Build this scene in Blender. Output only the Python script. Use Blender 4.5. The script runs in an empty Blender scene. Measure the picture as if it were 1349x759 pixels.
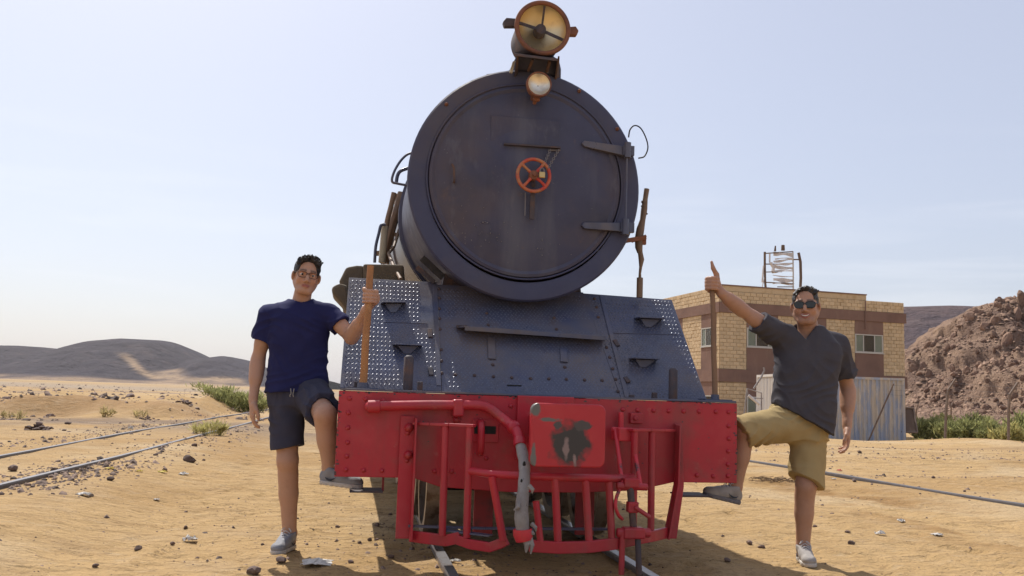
import bpy, bmesh, math, random
import numpy as np
from mathutils import Vector, Matrix

random.seed(7)
C = bpy.context.scene.collection
PI = math.pi

# ------------------------------------------------------------------ camera, sky, sun, exposure
F_PX, YAW, PITCH, ROLL = 1175.57, .1733, .1194, .0327
CAM = np.array([-1.1357, -5.2036, 1.0098])
_f = np.array([math.sin(YAW)*math.cos(PITCH), math.cos(YAW)*math.cos(PITCH), math.sin(PITCH)])
_r0 = np.array([math.cos(YAW), -math.sin(YAW), 0.0]); _u0 = np.cross(_r0, _f)
CR = _r0*math.cos(ROLL) + _u0*math.sin(ROLL)
CU = -_r0*math.sin(ROLL) + _u0*math.cos(ROLL)
F0 = np.array([math.sin(YAW), math.cos(YAW), 0.0])

cam_d = bpy.data.cameras.new('camera')
cam = bpy.data.objects.new('camera', cam_d); C.objects.link(cam)
cam_d.sensor_width = 36; cam_d.lens = F_PX/1349*36
cam_d.clip_start = .05; cam_d.clip_end = 20000
cam.matrix_world = Matrix(((CR[0], CU[0], -_f[0], CAM[0]), (CR[1], CU[1], -_f[1], CAM[1]), (CR[2], CU[2], -_f[2], CAM[2]), (0, 0, 0, 1)))
bpy.context.scene.camera = cam

SUN_EL, SUN_AZ = math.radians(53), math.radians(-20)      # azimuth from +Y towards +X
world = bpy.data.worlds.new('World'); bpy.context.scene.world = world
world.use_nodes = True
_n, _l = world.node_tree.nodes, world.node_tree.links
_n.clear()
sky = _n.new('ShaderNodeTexSky'); sky.sky_type = 'NISHITA'; sky.sun_disc = False
sky.sun_elevation = SUN_EL; sky.sun_rotation = SUN_AZ
sky.altitude = 0; sky.air_density = 1.0; sky.dust_density = 2.2; sky.ozone_density = 2.0
_bg = _n.new('ShaderNodeBackground'); _bg.inputs['Strength'].default_value = .12
_o = _n.new('ShaderNodeOutputWorld')
# thin streaks of cirrus low above the horizon
_tc = _n.new('ShaderNodeTexCoord'); _mp = _n.new('ShaderNodeMapping')
_mp.inputs['Scale'].default_value = (2.2, 2.2, 26)
_l.new(_tc.outputs['Generated'], _mp.inputs['Vector'])
_nz = _n.new('ShaderNodeTexNoise'); _nz.inputs['Scale'].default_value = 1.3; _nz.inputs['Detail'].default_value = 6
_nz.inputs['Roughness'].default_value = .55; _nz.inputs['Distortion'].default_value = .5
_l.new(_mp.outputs['Vector'], _nz.inputs['Vector'])
_cr = _n.new('ShaderNodeMapRange'); _cr.inputs['From Min'].default_value = .5; _cr.inputs['From Max'].default_value = .78
_l.new(_nz.outputs['Fac'], _cr.inputs['Value'])
_sx = _n.new('ShaderNodeSeparateXYZ'); _l.new(_tc.outputs['Generated'], _sx.inputs[0])
_hb = _n.new('ShaderNodeMapRange'); _hb.inputs['From Min'].default_value = .03; _hb.inputs['From Max'].default_value = .12
_l.new(_sx.outputs['Z'], _hb.inputs['Value'])
_hb2 = _n.new('ShaderNodeMapRange'); _hb2.inputs['From Min'].default_value = .30; _hb2.inputs['From Max'].default_value = .14
_l.new(_sx.outputs['Z'], _hb2.inputs['Value'])
def _mul(a, b):
    m = _n.new('ShaderNodeMath'); m.operation = 'MULTIPLY'
    _l.new(a, m.inputs[0])
    if isinstance(b, float): m.inputs[1].default_value = b
    else: _l.new(b, m.inputs[1])
    return m.outputs[0]
_fac = _mul(_mul(_mul(_cr.outputs[0], _hb.outputs[0]), _hb2.outputs[0]), .24)
_mx = _n.new('ShaderNodeMix'); _mx.data_type = 'RGBA'
# a milky veil of dust over the whole sky evens out the clear-sky blue
_veil = _n.new('ShaderNodeMix'); _veil.data_type = 'RGBA'; _veil.inputs['Factor'].default_value = .60
_veil.inputs['B'].default_value = (3.60, 3.60, 4.10, 1); _l.new(sky.outputs[0], _veil.inputs['A'])
_l.new(_fac, _mx.inputs['Factor']); _l.new(_veil.outputs['Result'], _mx.inputs['A'])
_mx.inputs['B'].default_value = (6.3, 6.3, 6.5, 1)
_l.new(_mx.outputs['Result'], _bg.inputs['Color']); _l.new(_bg.outputs[0], _o.inputs['Surface'])

sun_d = bpy.data.lights.new('sun', 'SUN'); sun_d.energy = 3.4; sun_d.angle = math.radians(.53); sun_d.color = (1, .955, .88)
sun = bpy.data.objects.new('sun', sun_d); C.objects.link(sun)
SUN = Vector((math.sin(SUN_AZ)*math.cos(SUN_EL), math.cos(SUN_AZ)*math.cos(SUN_EL), math.sin(SUN_EL)))
sun.rotation_euler = SUN.to_track_quat('Z', 'Y').to_euler()
sun.location = (0, 0, 60)
vs = bpy.context.scene.view_settings
vs.view_transform = 'Standard'; vs.look = 'None'; vs.exposure = .56; vs.gamma = 1
bpy.context.scene.cycles.max_bounces = 6

# ------------------------------------------------------------------ measuring helpers
def ray(px, py): return _f*F_PX + CR*(px-674.5) - CU*(py-379.5)
def at(px, py, Y):
    "point of the plane y = Y that the photograph shows at this pixel"
    d = ray(px, py); return Vector(CAM + d*((Y-CAM[1])/d[1]))
def hit(px, py, p, n):
    d = ray(px, py); n = np.array(n, float)
    return Vector(CAM + d*(np.dot(np.array(p)-CAM, n)/np.dot(d, n)))
def cf(px, py, D):
    d = ray(px, py); return Vector(CAM + d*(D/np.dot(d, F0)))
def cw(X, D, z=0.0):
    "camera-frame ground coordinates (right, ahead) to world"
    p = CAM + _r0*X + F0*D; return Vector((p[0], p[1], z))

def _h(ix, iy, iz, seed):
    n = (ix*374761393 + iy*668265263 + iz*2147483647 + seed*974634777) & 0xffffffff
    n = ((n ^ (n >> 13))*1274126177) & 0xffffffff
    n = (n ^ (n >> 16)) & 0xffffff
    return n.astype(np.float64)/0xffffff
def vn(x, y, z=None, seed=0):
    "value noise, -1..1"
    x = np.asarray(x, float); y = np.asarray(y, float)
    z = np.zeros_like(x) if z is None else np.asarray(z, float)
    x, y, z = np.broadcast_arrays(x, y, z)
    ix, iy, iz = (np.floor(a).astype(np.int64) for a in (x, y, z))
    fx, fy, fz = x-ix, y-iy, z-iz
    fx, fy, fz = (a*a*(3-2*a) for a in (fx, fy, fz))
    out = 0
    for dx in (0, 1):
        for dy in (0, 1):
            for dz in (0, 1):
                w = (fx if dx else 1-fx)*(fy if dy else 1-fy)*(fz if dz else 1-fz)
                out = out + w*_h(ix+dx, iy+dy, iz+dz, seed)
    return out*2-1
def fbm(x, y, z=None, oct=4, seed=0, gain=.5):
    o, a = 0, 1.0
    for k in range(oct):
        o = o + a*vn(x*2**k, y*2**k, None if z is None else z*2**k, seed+k*17); a *= gain
    return o
def sst(a, b, x):
    t = np.clip((x-a)/(b-a), 0, 1); return t*t*(3-2*t)

# ------------------------------------------------------------------ materials
def mat(name, col, rough=.6, metal=0.0, layers=(), bump=(), spec=.5, attr=None, rnd=0.0, island=0.0, coat=0.0, rvar=0.0):
    """layers: (colour, scale, low, high, strength[, stretch]) noise-masked over the base; bump: (scale, strength, distance[, stretch])"""
    m = bpy.data.materials.new(name); m.use_nodes = True
    nt = m.node_tree; N, L = nt.nodes, nt.links
    b = N['Principled BSDF']
    b.inputs['Roughness'].default_value = rough; b.inputs['Metallic'].default_value = metal
    b.inputs['Specular IOR Level'].default_value = spec; b.inputs['Coat Weight'].default_value = coat
    tc = N.new('ShaderNodeTexCoord')
    def noise(scale, stretch=None, detail=6, rough=.6):
        n = N.new('ShaderNodeTexNoise'); n.inputs['Scale'].default_value = scale
        n.inputs['Detail'].default_value = detail; n.inputs['Roughness'].default_value = rough
        if stretch:
            mp = N.new('ShaderNodeMapping'); mp.inputs['Scale'].default_value = stretch
            L.new(tc.outputs['Object'], mp.inputs['Vector']); L.new(mp.outputs[0], n.inputs['Vector'])
        else: L.new(tc.outputs['Object'], n.inputs['Vector'])
        return n.outputs['Fac']
    if attr:
        a = N.new('ShaderNodeAttribute'); a.attribute_name = attr; cur = a.outputs['Color']
    else:
        rg = N.new('ShaderNodeRGB'); rg.outputs[0].default_value = (*col, 1); cur = rg.outputs[0]
    if rnd or island:
        if rnd: s = N.new('ShaderNodeObjectInfo').outputs['Random']; amt = rnd
        else: s = N.new('ShaderNodeNewGeometry').outputs['Random Per Island']; amt = island
        mr = N.new('ShaderNodeMapRange'); mr.inputs['To Min'].default_value = 1-amt; mr.inputs['To Max'].default_value = 1+amt
        L.new(s, mr.inputs['Value'])
        hv = N.new('ShaderNodeHueSaturation'); L.new(mr.outputs[0], hv.inputs['Value']); L.new(cur, hv.inputs['Color']); cur = hv.outputs[0]
    for ly in layers:
        c2, sc, lo, hi, st = ly[:5]
        f = noise(sc, ly[5] if len(ly) > 5 else None)
        mr = N.new('ShaderNodeMapRange'); mr.inputs['From Min'].default_value = lo; mr.inputs['From Max'].default_value = hi
        mr.inputs['To Max'].default_value = st; L.new(f, mr.inputs['Value'])
        mx = N.new('ShaderNodeMix'); mx.data_type = 'RGBA'
        L.new(mr.outputs[0], mx.inputs['Factor']); L.new(cur, mx.inputs['A']); mx.inputs['B'].default_value = (*c2, 1)
        cur = mx.outputs['Result']
    L.new(cur, b.inputs['Base Color'])
    if rvar:
        f = noise(9); mr = N.new('ShaderNodeMapRange'); mr.inputs['From Min'].default_value = .3; mr.inputs['From Max'].default_value = .7
        mr.inputs['To Min'].default_value = rough-rvar; mr.inputs['To Max'].default_value = min(1, rough+rvar)
        L.new(f, mr.inputs['Value']); L.new(mr.outputs[0], b.inputs['Roughness'])
    prev = None
    for bp in bump:
        f = noise(bp[0], bp[3] if len(bp) > 3 else None)
        bn = N.new('ShaderNodeBump'); bn.inputs['Strength'].default_value = bp[1]; bn.inputs['Distance'].default_value = bp[2]
        L.new(f, bn.inputs['Height'])
        if prev is not None: L.new(prev, bn.inputs['Normal'])
        prev = bn.outputs[0]
    if prev is not None: L.new(prev, b.inputs['Normal'])
    return m

M = {}
M['sand'] = mat('sand', (.37, .245, .128), .95, spec=.12, attr='col', layers=[
    ((.43, .315, .195), 1.3, .52, .72, .5), ((.27, .17, .078), 3.2, .50, .68, .55, (.5, 1.6, 1)), ((.48, .36, .225), 9, .56, .7, .5, (.6, 1.4, 1)), ((.22, .14, .07), 13, .55, .70, .6, (.6, 1.5, 1)),
    ((.12, .08, .055), 34, .59, .69, .75), ((.10, .075, .055), 75, .64, .70, .6), ((.50, .42, .31), 30, .67, .75, .5)],
    bump=[(3.0, .6, .10, (.6, 1.7, 1)), (9, .8, .05, (.7, 1.4, 1)), (28, .8, .02), (80, .7, .008)])
M['red'] = mat('red_paint', (.45, .014, .030), .42, spec=.5, rvar=.12, layers=[
    ((.34, .026, .036), 1.4, .42, .66, .8), ((.52, .055, .065), 3.2, .52, .72, .55), ((.22, .07, .055), 6, .54, .74, .6), ((.20, .045, .04), 3, .54, .70, .55, (1.3, 1, .22)), ((.42, .20, .15), 13, .62, .76, .35), ((.13, .045, .04), 19, .66, .74, .5),
    ((.035, .02, .02), 16, .72, .76, .85)], bump=[(26, .12, .004), (4, .15, .01)])
M['red_worn'] = mat('red_paint_worn', (.56, .03, .045), .45, layers=[
    ((.26, .05, .05), 7, .5, .7, .7), ((.05, .05, .055), 9, .60, .66, .9), ((.22, .20, .19), 23, .66, .72, .6)], bump=[(30, .2, .004)])
M['dark_red'] = mat('dark_red_paint', (.26, .025, .028), .6, layers=[((.05, .03, .03), 6, .5, .7, .8)], bump=[(20, .2, .005)])
M['smokebox'] = mat('smokebox_paint', (.050, .053, .102), .55, rvar=.1, layers=[
    ((.090, .070, .074), 1.3, .48, .70, .8), ((.055, .060, .125), 2.1, .55, .72, .6), ((.12, .075, .06), 7, .62, .78, .4),
    ((.10, .10, .115), 3, .58, .8, .4, (1, 1, .25)), ((.22, .20, .19), 38, .75, .79, .6)], bump=[(18, .15, .004), (3, .1, .01)])
M['door'] = mat('smokebox_door_paint', (.053, .054, .098), .56, rvar=.1, layers=[
    ((.088, .066, .072), .9, .46, .64, .85), ((.036, .042, .10), 2.6, .55, .72, .5), ((.125, .125, .150), 2.0, .50, .74, .65, (2.2, 1, .25)), ((.028, .028, .045), 1.7, .56, .74, .55),
    ((.16, .16, .18), 9, .60, .76, .45, (1, 1, .35)), ((.15, .095, .07), 8, .63, .77, .5), ((.24, .235, .24), 46, .68, .74, .45)], bump=[(16, .16, .004), (2.6, .12, .012)])
M['rusty'] = mat('rusty_dark_iron', (.07, .055, .06), .7, layers=[((.15, .075, .045), 8, .45, .65, .8), ((.05, .05, .07), 14, .5, .7, .6)], bump=[(30, .25, .004)])
M['steel'] = mat('blue_black_plate', (.068, .078, .130), .38, spec=.6, rvar=.14, layers=[
    ((.135, .108, .104), 1.5, .43, .62, .95), ((.040, .060, .150), 2.8, .53, .70, .75), ((.035, .034, .045), 3.4, .58, .74, .6, (1, 1, .45)), ((.11, .075, .055), 6, .6, .76, .5, (1.4, 1, .5)),
    ((.16, .15, .15), 30, .70, .76, .4)], bump=[(24, .18, .004)])
M['tread'] = mat('tread_stud_steel', (.12, .132, .185), .40, metal=.2, spec=.6, layers=[((.10, .08, .075), 2.5, .5, .7, .7)])
M['boiler'] = mat('boiler_paint', (.11, .105, .115), .38, spec=.6, layers=[((.16, .14, .13), 3, .5, .7, .6), ((.07, .06, .07), 6, .55, .7, .6)], bump=[(8, .12, .01)])
M['black'] = mat('dark_underframe', (.02, .018, .018), .75, layers=[((.06, .045, .035), 6, .5, .7, .7)])
M['tyre'] = mat('wheel_steel', (.30, .26, .23), .4, metal=.7, layers=[((.12, .08, .06), 12, .5, .65, .8)])
M['rail'] = mat('rail_steel', (.26, .25, .26), .36, metal=.7, layers=[((.16, .11, .085), 9, .5, .68, .8)])
M['rail_old'] = mat('weathered_rail', (.13, .125, .135), .6, metal=.2, layers=[((.11, .085, .075), 5, .5, .7, .7), ((.33, .25, .16), 1.5, .60, .72, .7)])
M['hose'] = mat('grey_canvas_hose', (.27, .25, .235), .85, layers=[((.16, .13, .12), 5, .5, .66, .85), ((.48, .44, .40), 12, .56, .70, .7), ((.06, .055, .05), 22, .64, .70, .8)], bump=[(40, .4, .006)])
M['amber'] = mat('lamp_reflector', (.93, .76, .46), .42, metal=1.0, layers=[((.45, .30, .2), 6, .6, .75, .5)])
M['silver'] = mat('silver_reflector', (.9, .82, .68), .40, metal=1.0, layers=[((.5, .38, .25), 9, .58, .7, .5)])
M['rust'] = mat('rust_rim', (.22, .085, .045), .75, layers=[((.09, .05, .045), 7, .5, .66, .8), ((.32, .13, .06), 14, .55, .7, .6)], bump=[(30, .3, .004)])
M['pole'] = mat('orange_brown_pole', (.40, .175, .055), .55, layers=[((.24, .11, .05), 6, .5, .66, .8, (1, 1, .25)), ((.50, .27, .11), 12, .55, .7, .6), ((.07, .06, .06), 8, .68, .74, .8)], bump=[(20, .25, .006)])
M['pole2'] = mat('brown_pole', (.24, .14, .08), .65, layers=[((.12, .09, .08), 5, .48, .66, .8, (1, 1, .4)), ((.04, .04, .045), 6, .6, .68, .9, (1, 1, .6))], bump=[(20, .3, .006)])
M['wheel_red'] = mat('wheel_red', (.50, .05, .03), .45, layers=[((.42, .20, .08), 9, .42, .6, .9), ((.15, .07, .05), 20, .55, .7, .6)])
M['brass'] = mat('brass', (.60, .42, .18), .35, metal=.8)
M['chain'] = mat('chain_steel', (.24, .21, .20), .5, metal=.6)
M['canvas'] = mat('brown_canvas', (.15, .115, .075), .9, layers=[((.08, .07, .06), 5, .5, .7, .7), ((.24, .18, .11), 9, .58, .74, .6)], bump=[(6, .5, .03), (40, .3, .005)])
M['brownmetal'] = mat('brown_iron', (.20, .125, .075), .6, layers=[((.10, .07, .055), 6, .5, .68, .8), ((.42, .34, .22), 4, .6, .72, .6)], bump=[(24, .25, .005)])
M['paleiron'] = mat('pale_iron', (.48, .42, .30), .6, layers=[((.22, .16, .10), 8, .5, .68, .8)])
M['glass'] = mat('lamp_glass', (1, 1, 1), .02)
_g = M['glass'].node_tree.nodes['Principled BSDF']; _g.inputs['Transmission Weight'].default_value = 1; _g.inputs['IOR'].default_value = 1.08
# people
M['skin'] = mat('skin', (.5, .3, .2), .5, attr='col', spec=.35, layers=[((.33, .165, .105), 14, .52, .72, .35), ((.55, .33, .24), 30, .56, .74, .3), ((.20, .10, .07), 120, .66, .72, .3)], bump=[(60, .12, .004), (200, .12, .001)])
_s = M['skin'].node_tree.nodes['Principled BSDF']; _s.inputs['Subsurface Weight'].default_value = .12; _s.inputs['Subsurface Radius'].default_value = (.02, .008, .004); _s.inputs['Subsurface Scale'].default_value = .5
M['navy'] = mat('navy_cotton', (.019, .021, .080), .9, spec=.2, layers=[((.026, .028, .10), 5, .5, .7, .6)], bump=[(260, .25, .002), (12, .3, .01)])
M['greyshirt'] = mat('charcoal_cotton', (.068, .063, .073), .9, spec=.2, layers=[((.085, .08, .088), 5, .5, .7, .6)], bump=[(260, .25, .002), (12, .3, .01)])
M['darkshorts'] = mat('dark_navy_cotton', (.052, .052, .078), .9, spec=.2, layers=[((.07, .07, .10), 6, .5, .7, .6)], bump=[(220, .3, .002), (14, .3, .01)])
M['khaki'] = mat('khaki_cotton', (.40, .295, .140), .9, spec=.2, layers=[((.32, .23, .105), 5, .5, .7, .6)], bump=[(220, .3, .002), (14, .3, .01)])
M['hair'] = mat('dark_hair', (.012, .011, .014), .5, spec=.5, layers=[((.03, .028, .03), 30, .5, .7, .7)], bump=[(90, .8, .01, (1, 1, .35))])
M['hair_r'] = mat('dark_brown_hair', (.020, .016, .015), .45, spec=.5, layers=[((.05, .042, .04), 30, .5, .7, .7)], bump=[(90, .8, .01, (1, .35, 1))])
M['shoe'] = mat('grey_shoe_fabric', (.34, .31, .285), .8, layers=[((.28, .25, .24), 20, .5, .68, .7)], bump=[(120, .3, .003)])
M['shoe_l'] = mat('grey_blue_shoe_fabric', (.25, .25, .265), .8, layers=[((.20, .21, .25), 14, .5, .66, .8)], bump=[(120, .3, .003)])
M['sole'] = mat('shoe_sole', (.50, .46, .41), .7, layers=[((.42, .34, .25), 12, .5, .7, .7)])
M['sole_d'] = mat('dark_sole', (.16, .15, .16), .8)
M['shoe_dark'] = mat('shoe_dark_trim', (.03, .035, .05), .7)
M['lace'] = mat('lace', (.55, .52, .5), .8)
M['lips'] = mat('lips', (.36, .13, .11), .45)
M['mouth'] = mat('mouth_inside', (.05, .015, .015), .6)
M['eye'] = mat('eye_white', (.75, .72, .68), .2)
M['iris'] = mat('iris', (.03, .018, .01), .15)
M['teeth'] = mat('teeth', (.78, .74, .66), .3)
M['lens_dark'] = mat('sunglass_lens', (.006, .006, .007), .06, spec=.7)
M['frame_dark'] = mat('glasses_frame', (.035, .015, .012), .3)
M['lens_clear'] = mat('clear_lens', (1, .93, .88), .03)
_g = M['lens_clear'].node_tree.nodes['Principled BSDF']; _g.inputs['Transmission Weight'].default_value = 1; _g.inputs['IOR'].default_value = 1.03
# building and yard
M['block'] = mat('limestone_block', (.60, .455, .285), .9, spec=.2, rnd=.10, layers=[((.40, .265, .13), 3, .5, .7, .6), ((.58, .44, .27), 9, .55, .7, .5)], bump=[(9, .6, .03)])
M['block_far'] = mat('limestone_blocks', (.60, .455, .285), .9, spec=.2, island=.10, layers=[((.40, .265, .13), 3, .5, .7, .6), ((.58, .44, .27), 9, .55, .7, .5)], bump=[(9, .6, .03)])
M['mortar'] = mat('mortar', (.56, .42, .27), .95, layers=[((.28, .2, .11), 2, .5, .7, .6)])
M['band'] = mat('brown_render', (.225, .138, .108), .9, spec=.2, layers=[((.17, .105, .085), .8, .48, .68, .7), ((.28, .185, .14), 3, .55, .72, .5, (1, 1, .3))], bump=[(12, .3, .01)])
M['winframe'] = mat('aluminium_frame', (.50, .47, .42), .5, metal=.2)
M['curtain'] = mat('curtain', (.42, .40, .30), .8)
M['curtain_b'] = mat('brown_curtain', (.14, .085, .045), .8)
M['pane'] = mat('window_glass', (.8, .85, .85), .03)
_g = M['pane'].node_tree.nodes['Principled BSDF']; _g.inputs['Transmission Weight'].default_value = 1; _g.inputs['IOR'].default_value = 1.2
M['dark'] = mat('dark_interior', (.02, .018, .016), .9)
M['scrap'] = mat('grey_pipe', (.26, .235, .23), .6, layers=[((.42, .38, .35), 3, .5, .66, .8), ((.15, .10, .08), 7, .58, .7, .7)])
M['mesh_white'] = mat('weathered_white_strip', (.60, .57, .56), .8, layers=[((.38, .34, .33), 5, .5, .7, .7)])
M['container'] = mat('peeling_blue_paint', (.30, .345, .44), .75, layers=[((.50, .43, .34), 2.6, .42, .56, .95, (1.6, 1.6, .28)), ((.58, .54, .48), 7, .54, .7, .8, (1, 1, .3)), ((.17, .25, .46), 4, .60, .72, .6, (1, 1, .4)), ((.24, .15, .10), 9, .66, .74, .6, (1, 1, .5))])
M['container_end'] = mat('sunlit_cream_paint', (.55, .51, .46), .75, layers=[((.36, .36, .40), 3, .5, .68, .7, (1.5, 1.5, .3)), ((.30, .21, .15), 6, .62, .74, .6)])  # cream paint of the left end, with its sunlit brightness put into the colour
M['timber'] = mat('old_timber', (.13, .085, .06), .9, layers=[((.22, .15, .10), 4, .5, .7, .7, (1, 1, .2))])
M['fencepost'] = mat('rusted_angle_post', (.17, .12, .09), .8, layers=[((.26, .2, .16), 4, .5, .7, .7)])
M['wire'] = mat('wire', (.16, .15, .15), .6, metal=.4)
# land
M['rock'] = mat('hill_rock', (.28, .178, .125), .95, spec=.15, rnd=.22, layers=[((.15, .092, .075), .35, .46, .66, .8), ((.33, .215, .15), .7, .55, .72, .6), ((.12, .085, .075), 2.2, .55, .72, .6)], bump=[(1.2, 1, .5), (3.5, .9, .2), (9, .8, .06)])
M['scree'] = mat('hill_scree', (.295, .195, .135), .95, spec=.15, layers=[((.15, .095, .075), .12, .46, .66, .8), ((.36, .24, .155), .3, .55, .72, .7), ((.13, .09, .08), 1.3, .56, .70, .7), ((.40, .28, .19), 2.5, .62, .75, .5)], bump=[(.8, 1, .8), (2.2, 1, .35), (6, .9, .12)])
M['scree_rocks'] = mat('scree_rocks', (.28, .182, .13), .95, spec=.15, island=.28, layers=[((.14, .095, .08), .5, .5, .68, .7)], bump=[(4, .6, .08)])
M['basalt'] = mat('far_hill', (.075, .060, .072), .95, spec=.1, attr='col', layers=[((.05, .042, .055), .012, .46, .66, .7), ((.12, .09, .085), .03, .55, .72, .5), ((.04, .035, .045), .2, .6, .7, .6)], bump=[(.02, .9, 20), (.09, .8, 5)])
M['stone'] = mat('ground_stone', (.155, .105, .085), .9, rnd=.3, layers=[((.26, .18, .13), 20, .5, .7, .6)], bump=[(30, .5, .01)])
M['gravel'] = mat('gravel', (.165, .112, .085), .9, island=.6)
M['litter'] = mat('white_litter', (.58, .55, .50), .7)
M['yellow'] = mat('yellow_litter', (.55, .42, .05), .7)
M['redlit'] = mat('red_litter', (.5, .03, .03), .6)
M['twig'] = mat('dry_twigs', (.15, .095, .05), .95, island=.4)
M['leafgreen'] = mat('shrub_green', (.33, .335, .14), .8, island=.45, spec=.2)
M['leafdry'] = mat('dry_grass', (.42, .34, .16), .85, island=.4, spec=.2)
M['leafyellow'] = mat('shrub_dry', (.46, .42, .17), .85, island=.4, spec=.2)
for _k in ('leafgreen', 'leafyellow', 'leafdry'):      # thin leaves let the light through
    _t = M[_k].node_tree; _p = _t.nodes['Principled BSDF']; _tr = _t.nodes.new('ShaderNodeBsdfTranslucent'); _ms = _t.nodes.new('ShaderNodeMixShader'); _ms.inputs[0].default_value = .45
    _t.links.new(_p.inputs['Base Color'].links[0].from_socket, _tr.inputs['Color']); _t.links.new(_p.outputs[0], _ms.inputs[1]); _t.links.new(_tr.outputs[0], _ms.inputs[2])
    _t.links.new(_ms.outputs[0], _t.nodes['Material Output'].inputs['Surface'])
M['stem'] = mat('shrub_stem', (.14, .10, .06), .9)

# ------------------------------------------------------------------ geometry helpers
class MB:
    def __init__(s): s.v, s.f = [], []
    def add(s, vs_, fs):
        o = len(s.v); s.v += [tuple(p) for p in vs_]; s.f += [tuple(i+o for i in f) for f in fs]; return s
    def box(s, c, size, R=None):
        c = Vector(c); h = [d/2 for d in size]; R = R or Matrix.Identity(3)
        P = [c + R @ Vector((sx*h[0], sy*h[1], sz*h[2])) for sx in (-1, 1) for sy in (-1, 1) for sz in (-1, 1)]
        return s.add(P, [(0, 1, 3, 2), (4, 6, 7, 5), (0, 4, 5, 1), (2, 3, 7, 6), (0, 2, 6, 4), (1, 5, 7, 3)])
    def span(s, a, b): return s.box([(a[i]+b[i])/2 for i in range(3)], [abs(a[i]-b[i]) for i in range(3)])
    def bar(s, a, b, w, t, up=(0, -1, 0)):
        "flat bar from a to b: width w across, thickness t along up"
        a, b = Vector(a), Vector(b); d = (b-a); L = d.length; d.normalize()
        x = d.cross(Vector(up)).normalized(); y = x.cross(d)
        return s.box((a+b)/2, (w, t, L), Matrix((x, y, d)).transposed())
    def ring(s, c, ax, r, n):
        ax = Vector(ax).normalized(); u = ax.orthogonal().normalized(); v = ax.cross(u)
        return [Vector(c) + (u*math.cos(2*PI*i/n) + v*math.sin(2*PI*i/n))*r for i in range(n)]
    def lathe(s, c, ax, prof, n=24, cap0=True, cap1=True):
        "prof: (distance along the axis, radius)"
        c, ax = Vector(c), Vector(ax).normalized(); o = len(s.v)
        for t, r in prof: s.v += [tuple(p) for p in s.ring(c+ax*t, ax, max(r, 1e-4), n)]
        for k in range(len(prof)-1):
            for i in range(n):
                j = (i+1) % n; s.f.append((o+k*n+i, o+k*n+j, o+(k+1)*n+j, o+(k+1)*n+i))
        if cap0: s.f.append(tuple(o+i for i in range(n))[::-1])
        if cap1: s.f.append(tuple(o+(len(prof)-1)*n+i for i in range(n)))
        return s
    def cyl(s, a, b, r, r2=None, n=12):
        a, b = Vector(a), Vector(b); return s.lathe(a, b-a, [(0, r), ((b-a).length, r if r2 is None else r2)], n)
    def tube(s, pts, r, n=8, closed=False):
        pts = [Vector(p) for p in pts]; m = len(pts); o = len(s.v)
        rr = r if isinstance(r, (list, tuple)) else [r]*m
        nrm = None
        for i, p in enumerate(pts):
            a = pts[(i-1) % m] if closed or i else pts[i]; b = pts[(i+1) % m] if closed or i < m-1 else pts[i]
            t = (b-a).normalized()
            if nrm is None: nrm = t.orthogonal().normalized()
            nrm = (nrm - t*nrm.dot(t)).normalized(); bi = t.cross(nrm)
            s.v += [tuple(p + (nrm*math.cos(2*PI*k/n) + bi*math.sin(2*PI*k/n))*rr[i]) for k in range(n)]
        for i in range(m if closed else m-1):
            i2 = (i+1) % m
            for k in range(n):
                k2 = (k+1) % n; s.f.append((o+i*n+k, o+i*n+k2, o+i2*n+k2, o+i2*n+k))
        if not closed:
            s.f.append(tuple(o+k for k in range(n))[::-1]); s.f.append(tuple(o+(m-1)*n+k for k in range(n)))
        return s
    def prism(s, poly, off):
        poly = [Vector(p) for p in poly]; off = Vector(off); n = len(poly); 
        return s.add(poly + [p+off for p in poly], [tuple(range(n))[::-1], tuple(range(n, 2*n))] + [(i, (i+1) % n, n+(i+1) % n, n+i) for i in range(n)])
    def ball(s, c, r, R=None, nu=12, nv=8):
        r = (r,)*3 if isinstance(r, (int, float)) else r; R = R or Matrix.Identity(3); c = Vector(c); o = len(s.v)
        P = [c + R @ Vector((0, 0, r[2]))]
        for j in range(1, nv):
            th = PI*j/nv
            for i in range(nu):
                ph = 2*PI*i/nu; P.append(c + R @ Vector((r[0]*math.sin(th)*math.cos(ph), r[1]*math.sin(th)*math.sin(ph), r[2]*math.cos(th))))
        P.append(c - R @ Vector((0, 0, r[2])))
        F = [(0, 1+i, 1+(i+1) % nu) for i in range(nu)]
        for j in range(nv-2):
            for i in range(nu): F.append((1+j*nu+i, 1+(j+1)*nu+i, 1+(j+1)*nu+(i+1) % nu, 1+j*nu+(i+1) % nu))
        b = 1+(nv-2)*nu; e = len(P)-1
        F += [(b+i, e, b+(i+1) % nu) for i in range(nu)]
        return s.add(P, F)
    def mesh(s, name, org=(0, 0, 0), smooth=None, fix=True):
        org = Vector(org); me = bpy.data.meshes.new(name)
        me.from_pydata([tuple(Vector(p)-org) for p in s.v], [], s.f)
        if fix:
            bm = bmesh.new(); bm.from_mesh(me); bmesh.ops.recalc_face_normals(bm, faces=bm.faces); bm.to_mesh(me); bm.free()
        if smooth:
            me.polygons.foreach_set('use_smooth', [True]*len(me.polygons)); me.set_sharp_from_angle(angle=math.radians(smooth))
        return me

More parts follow.
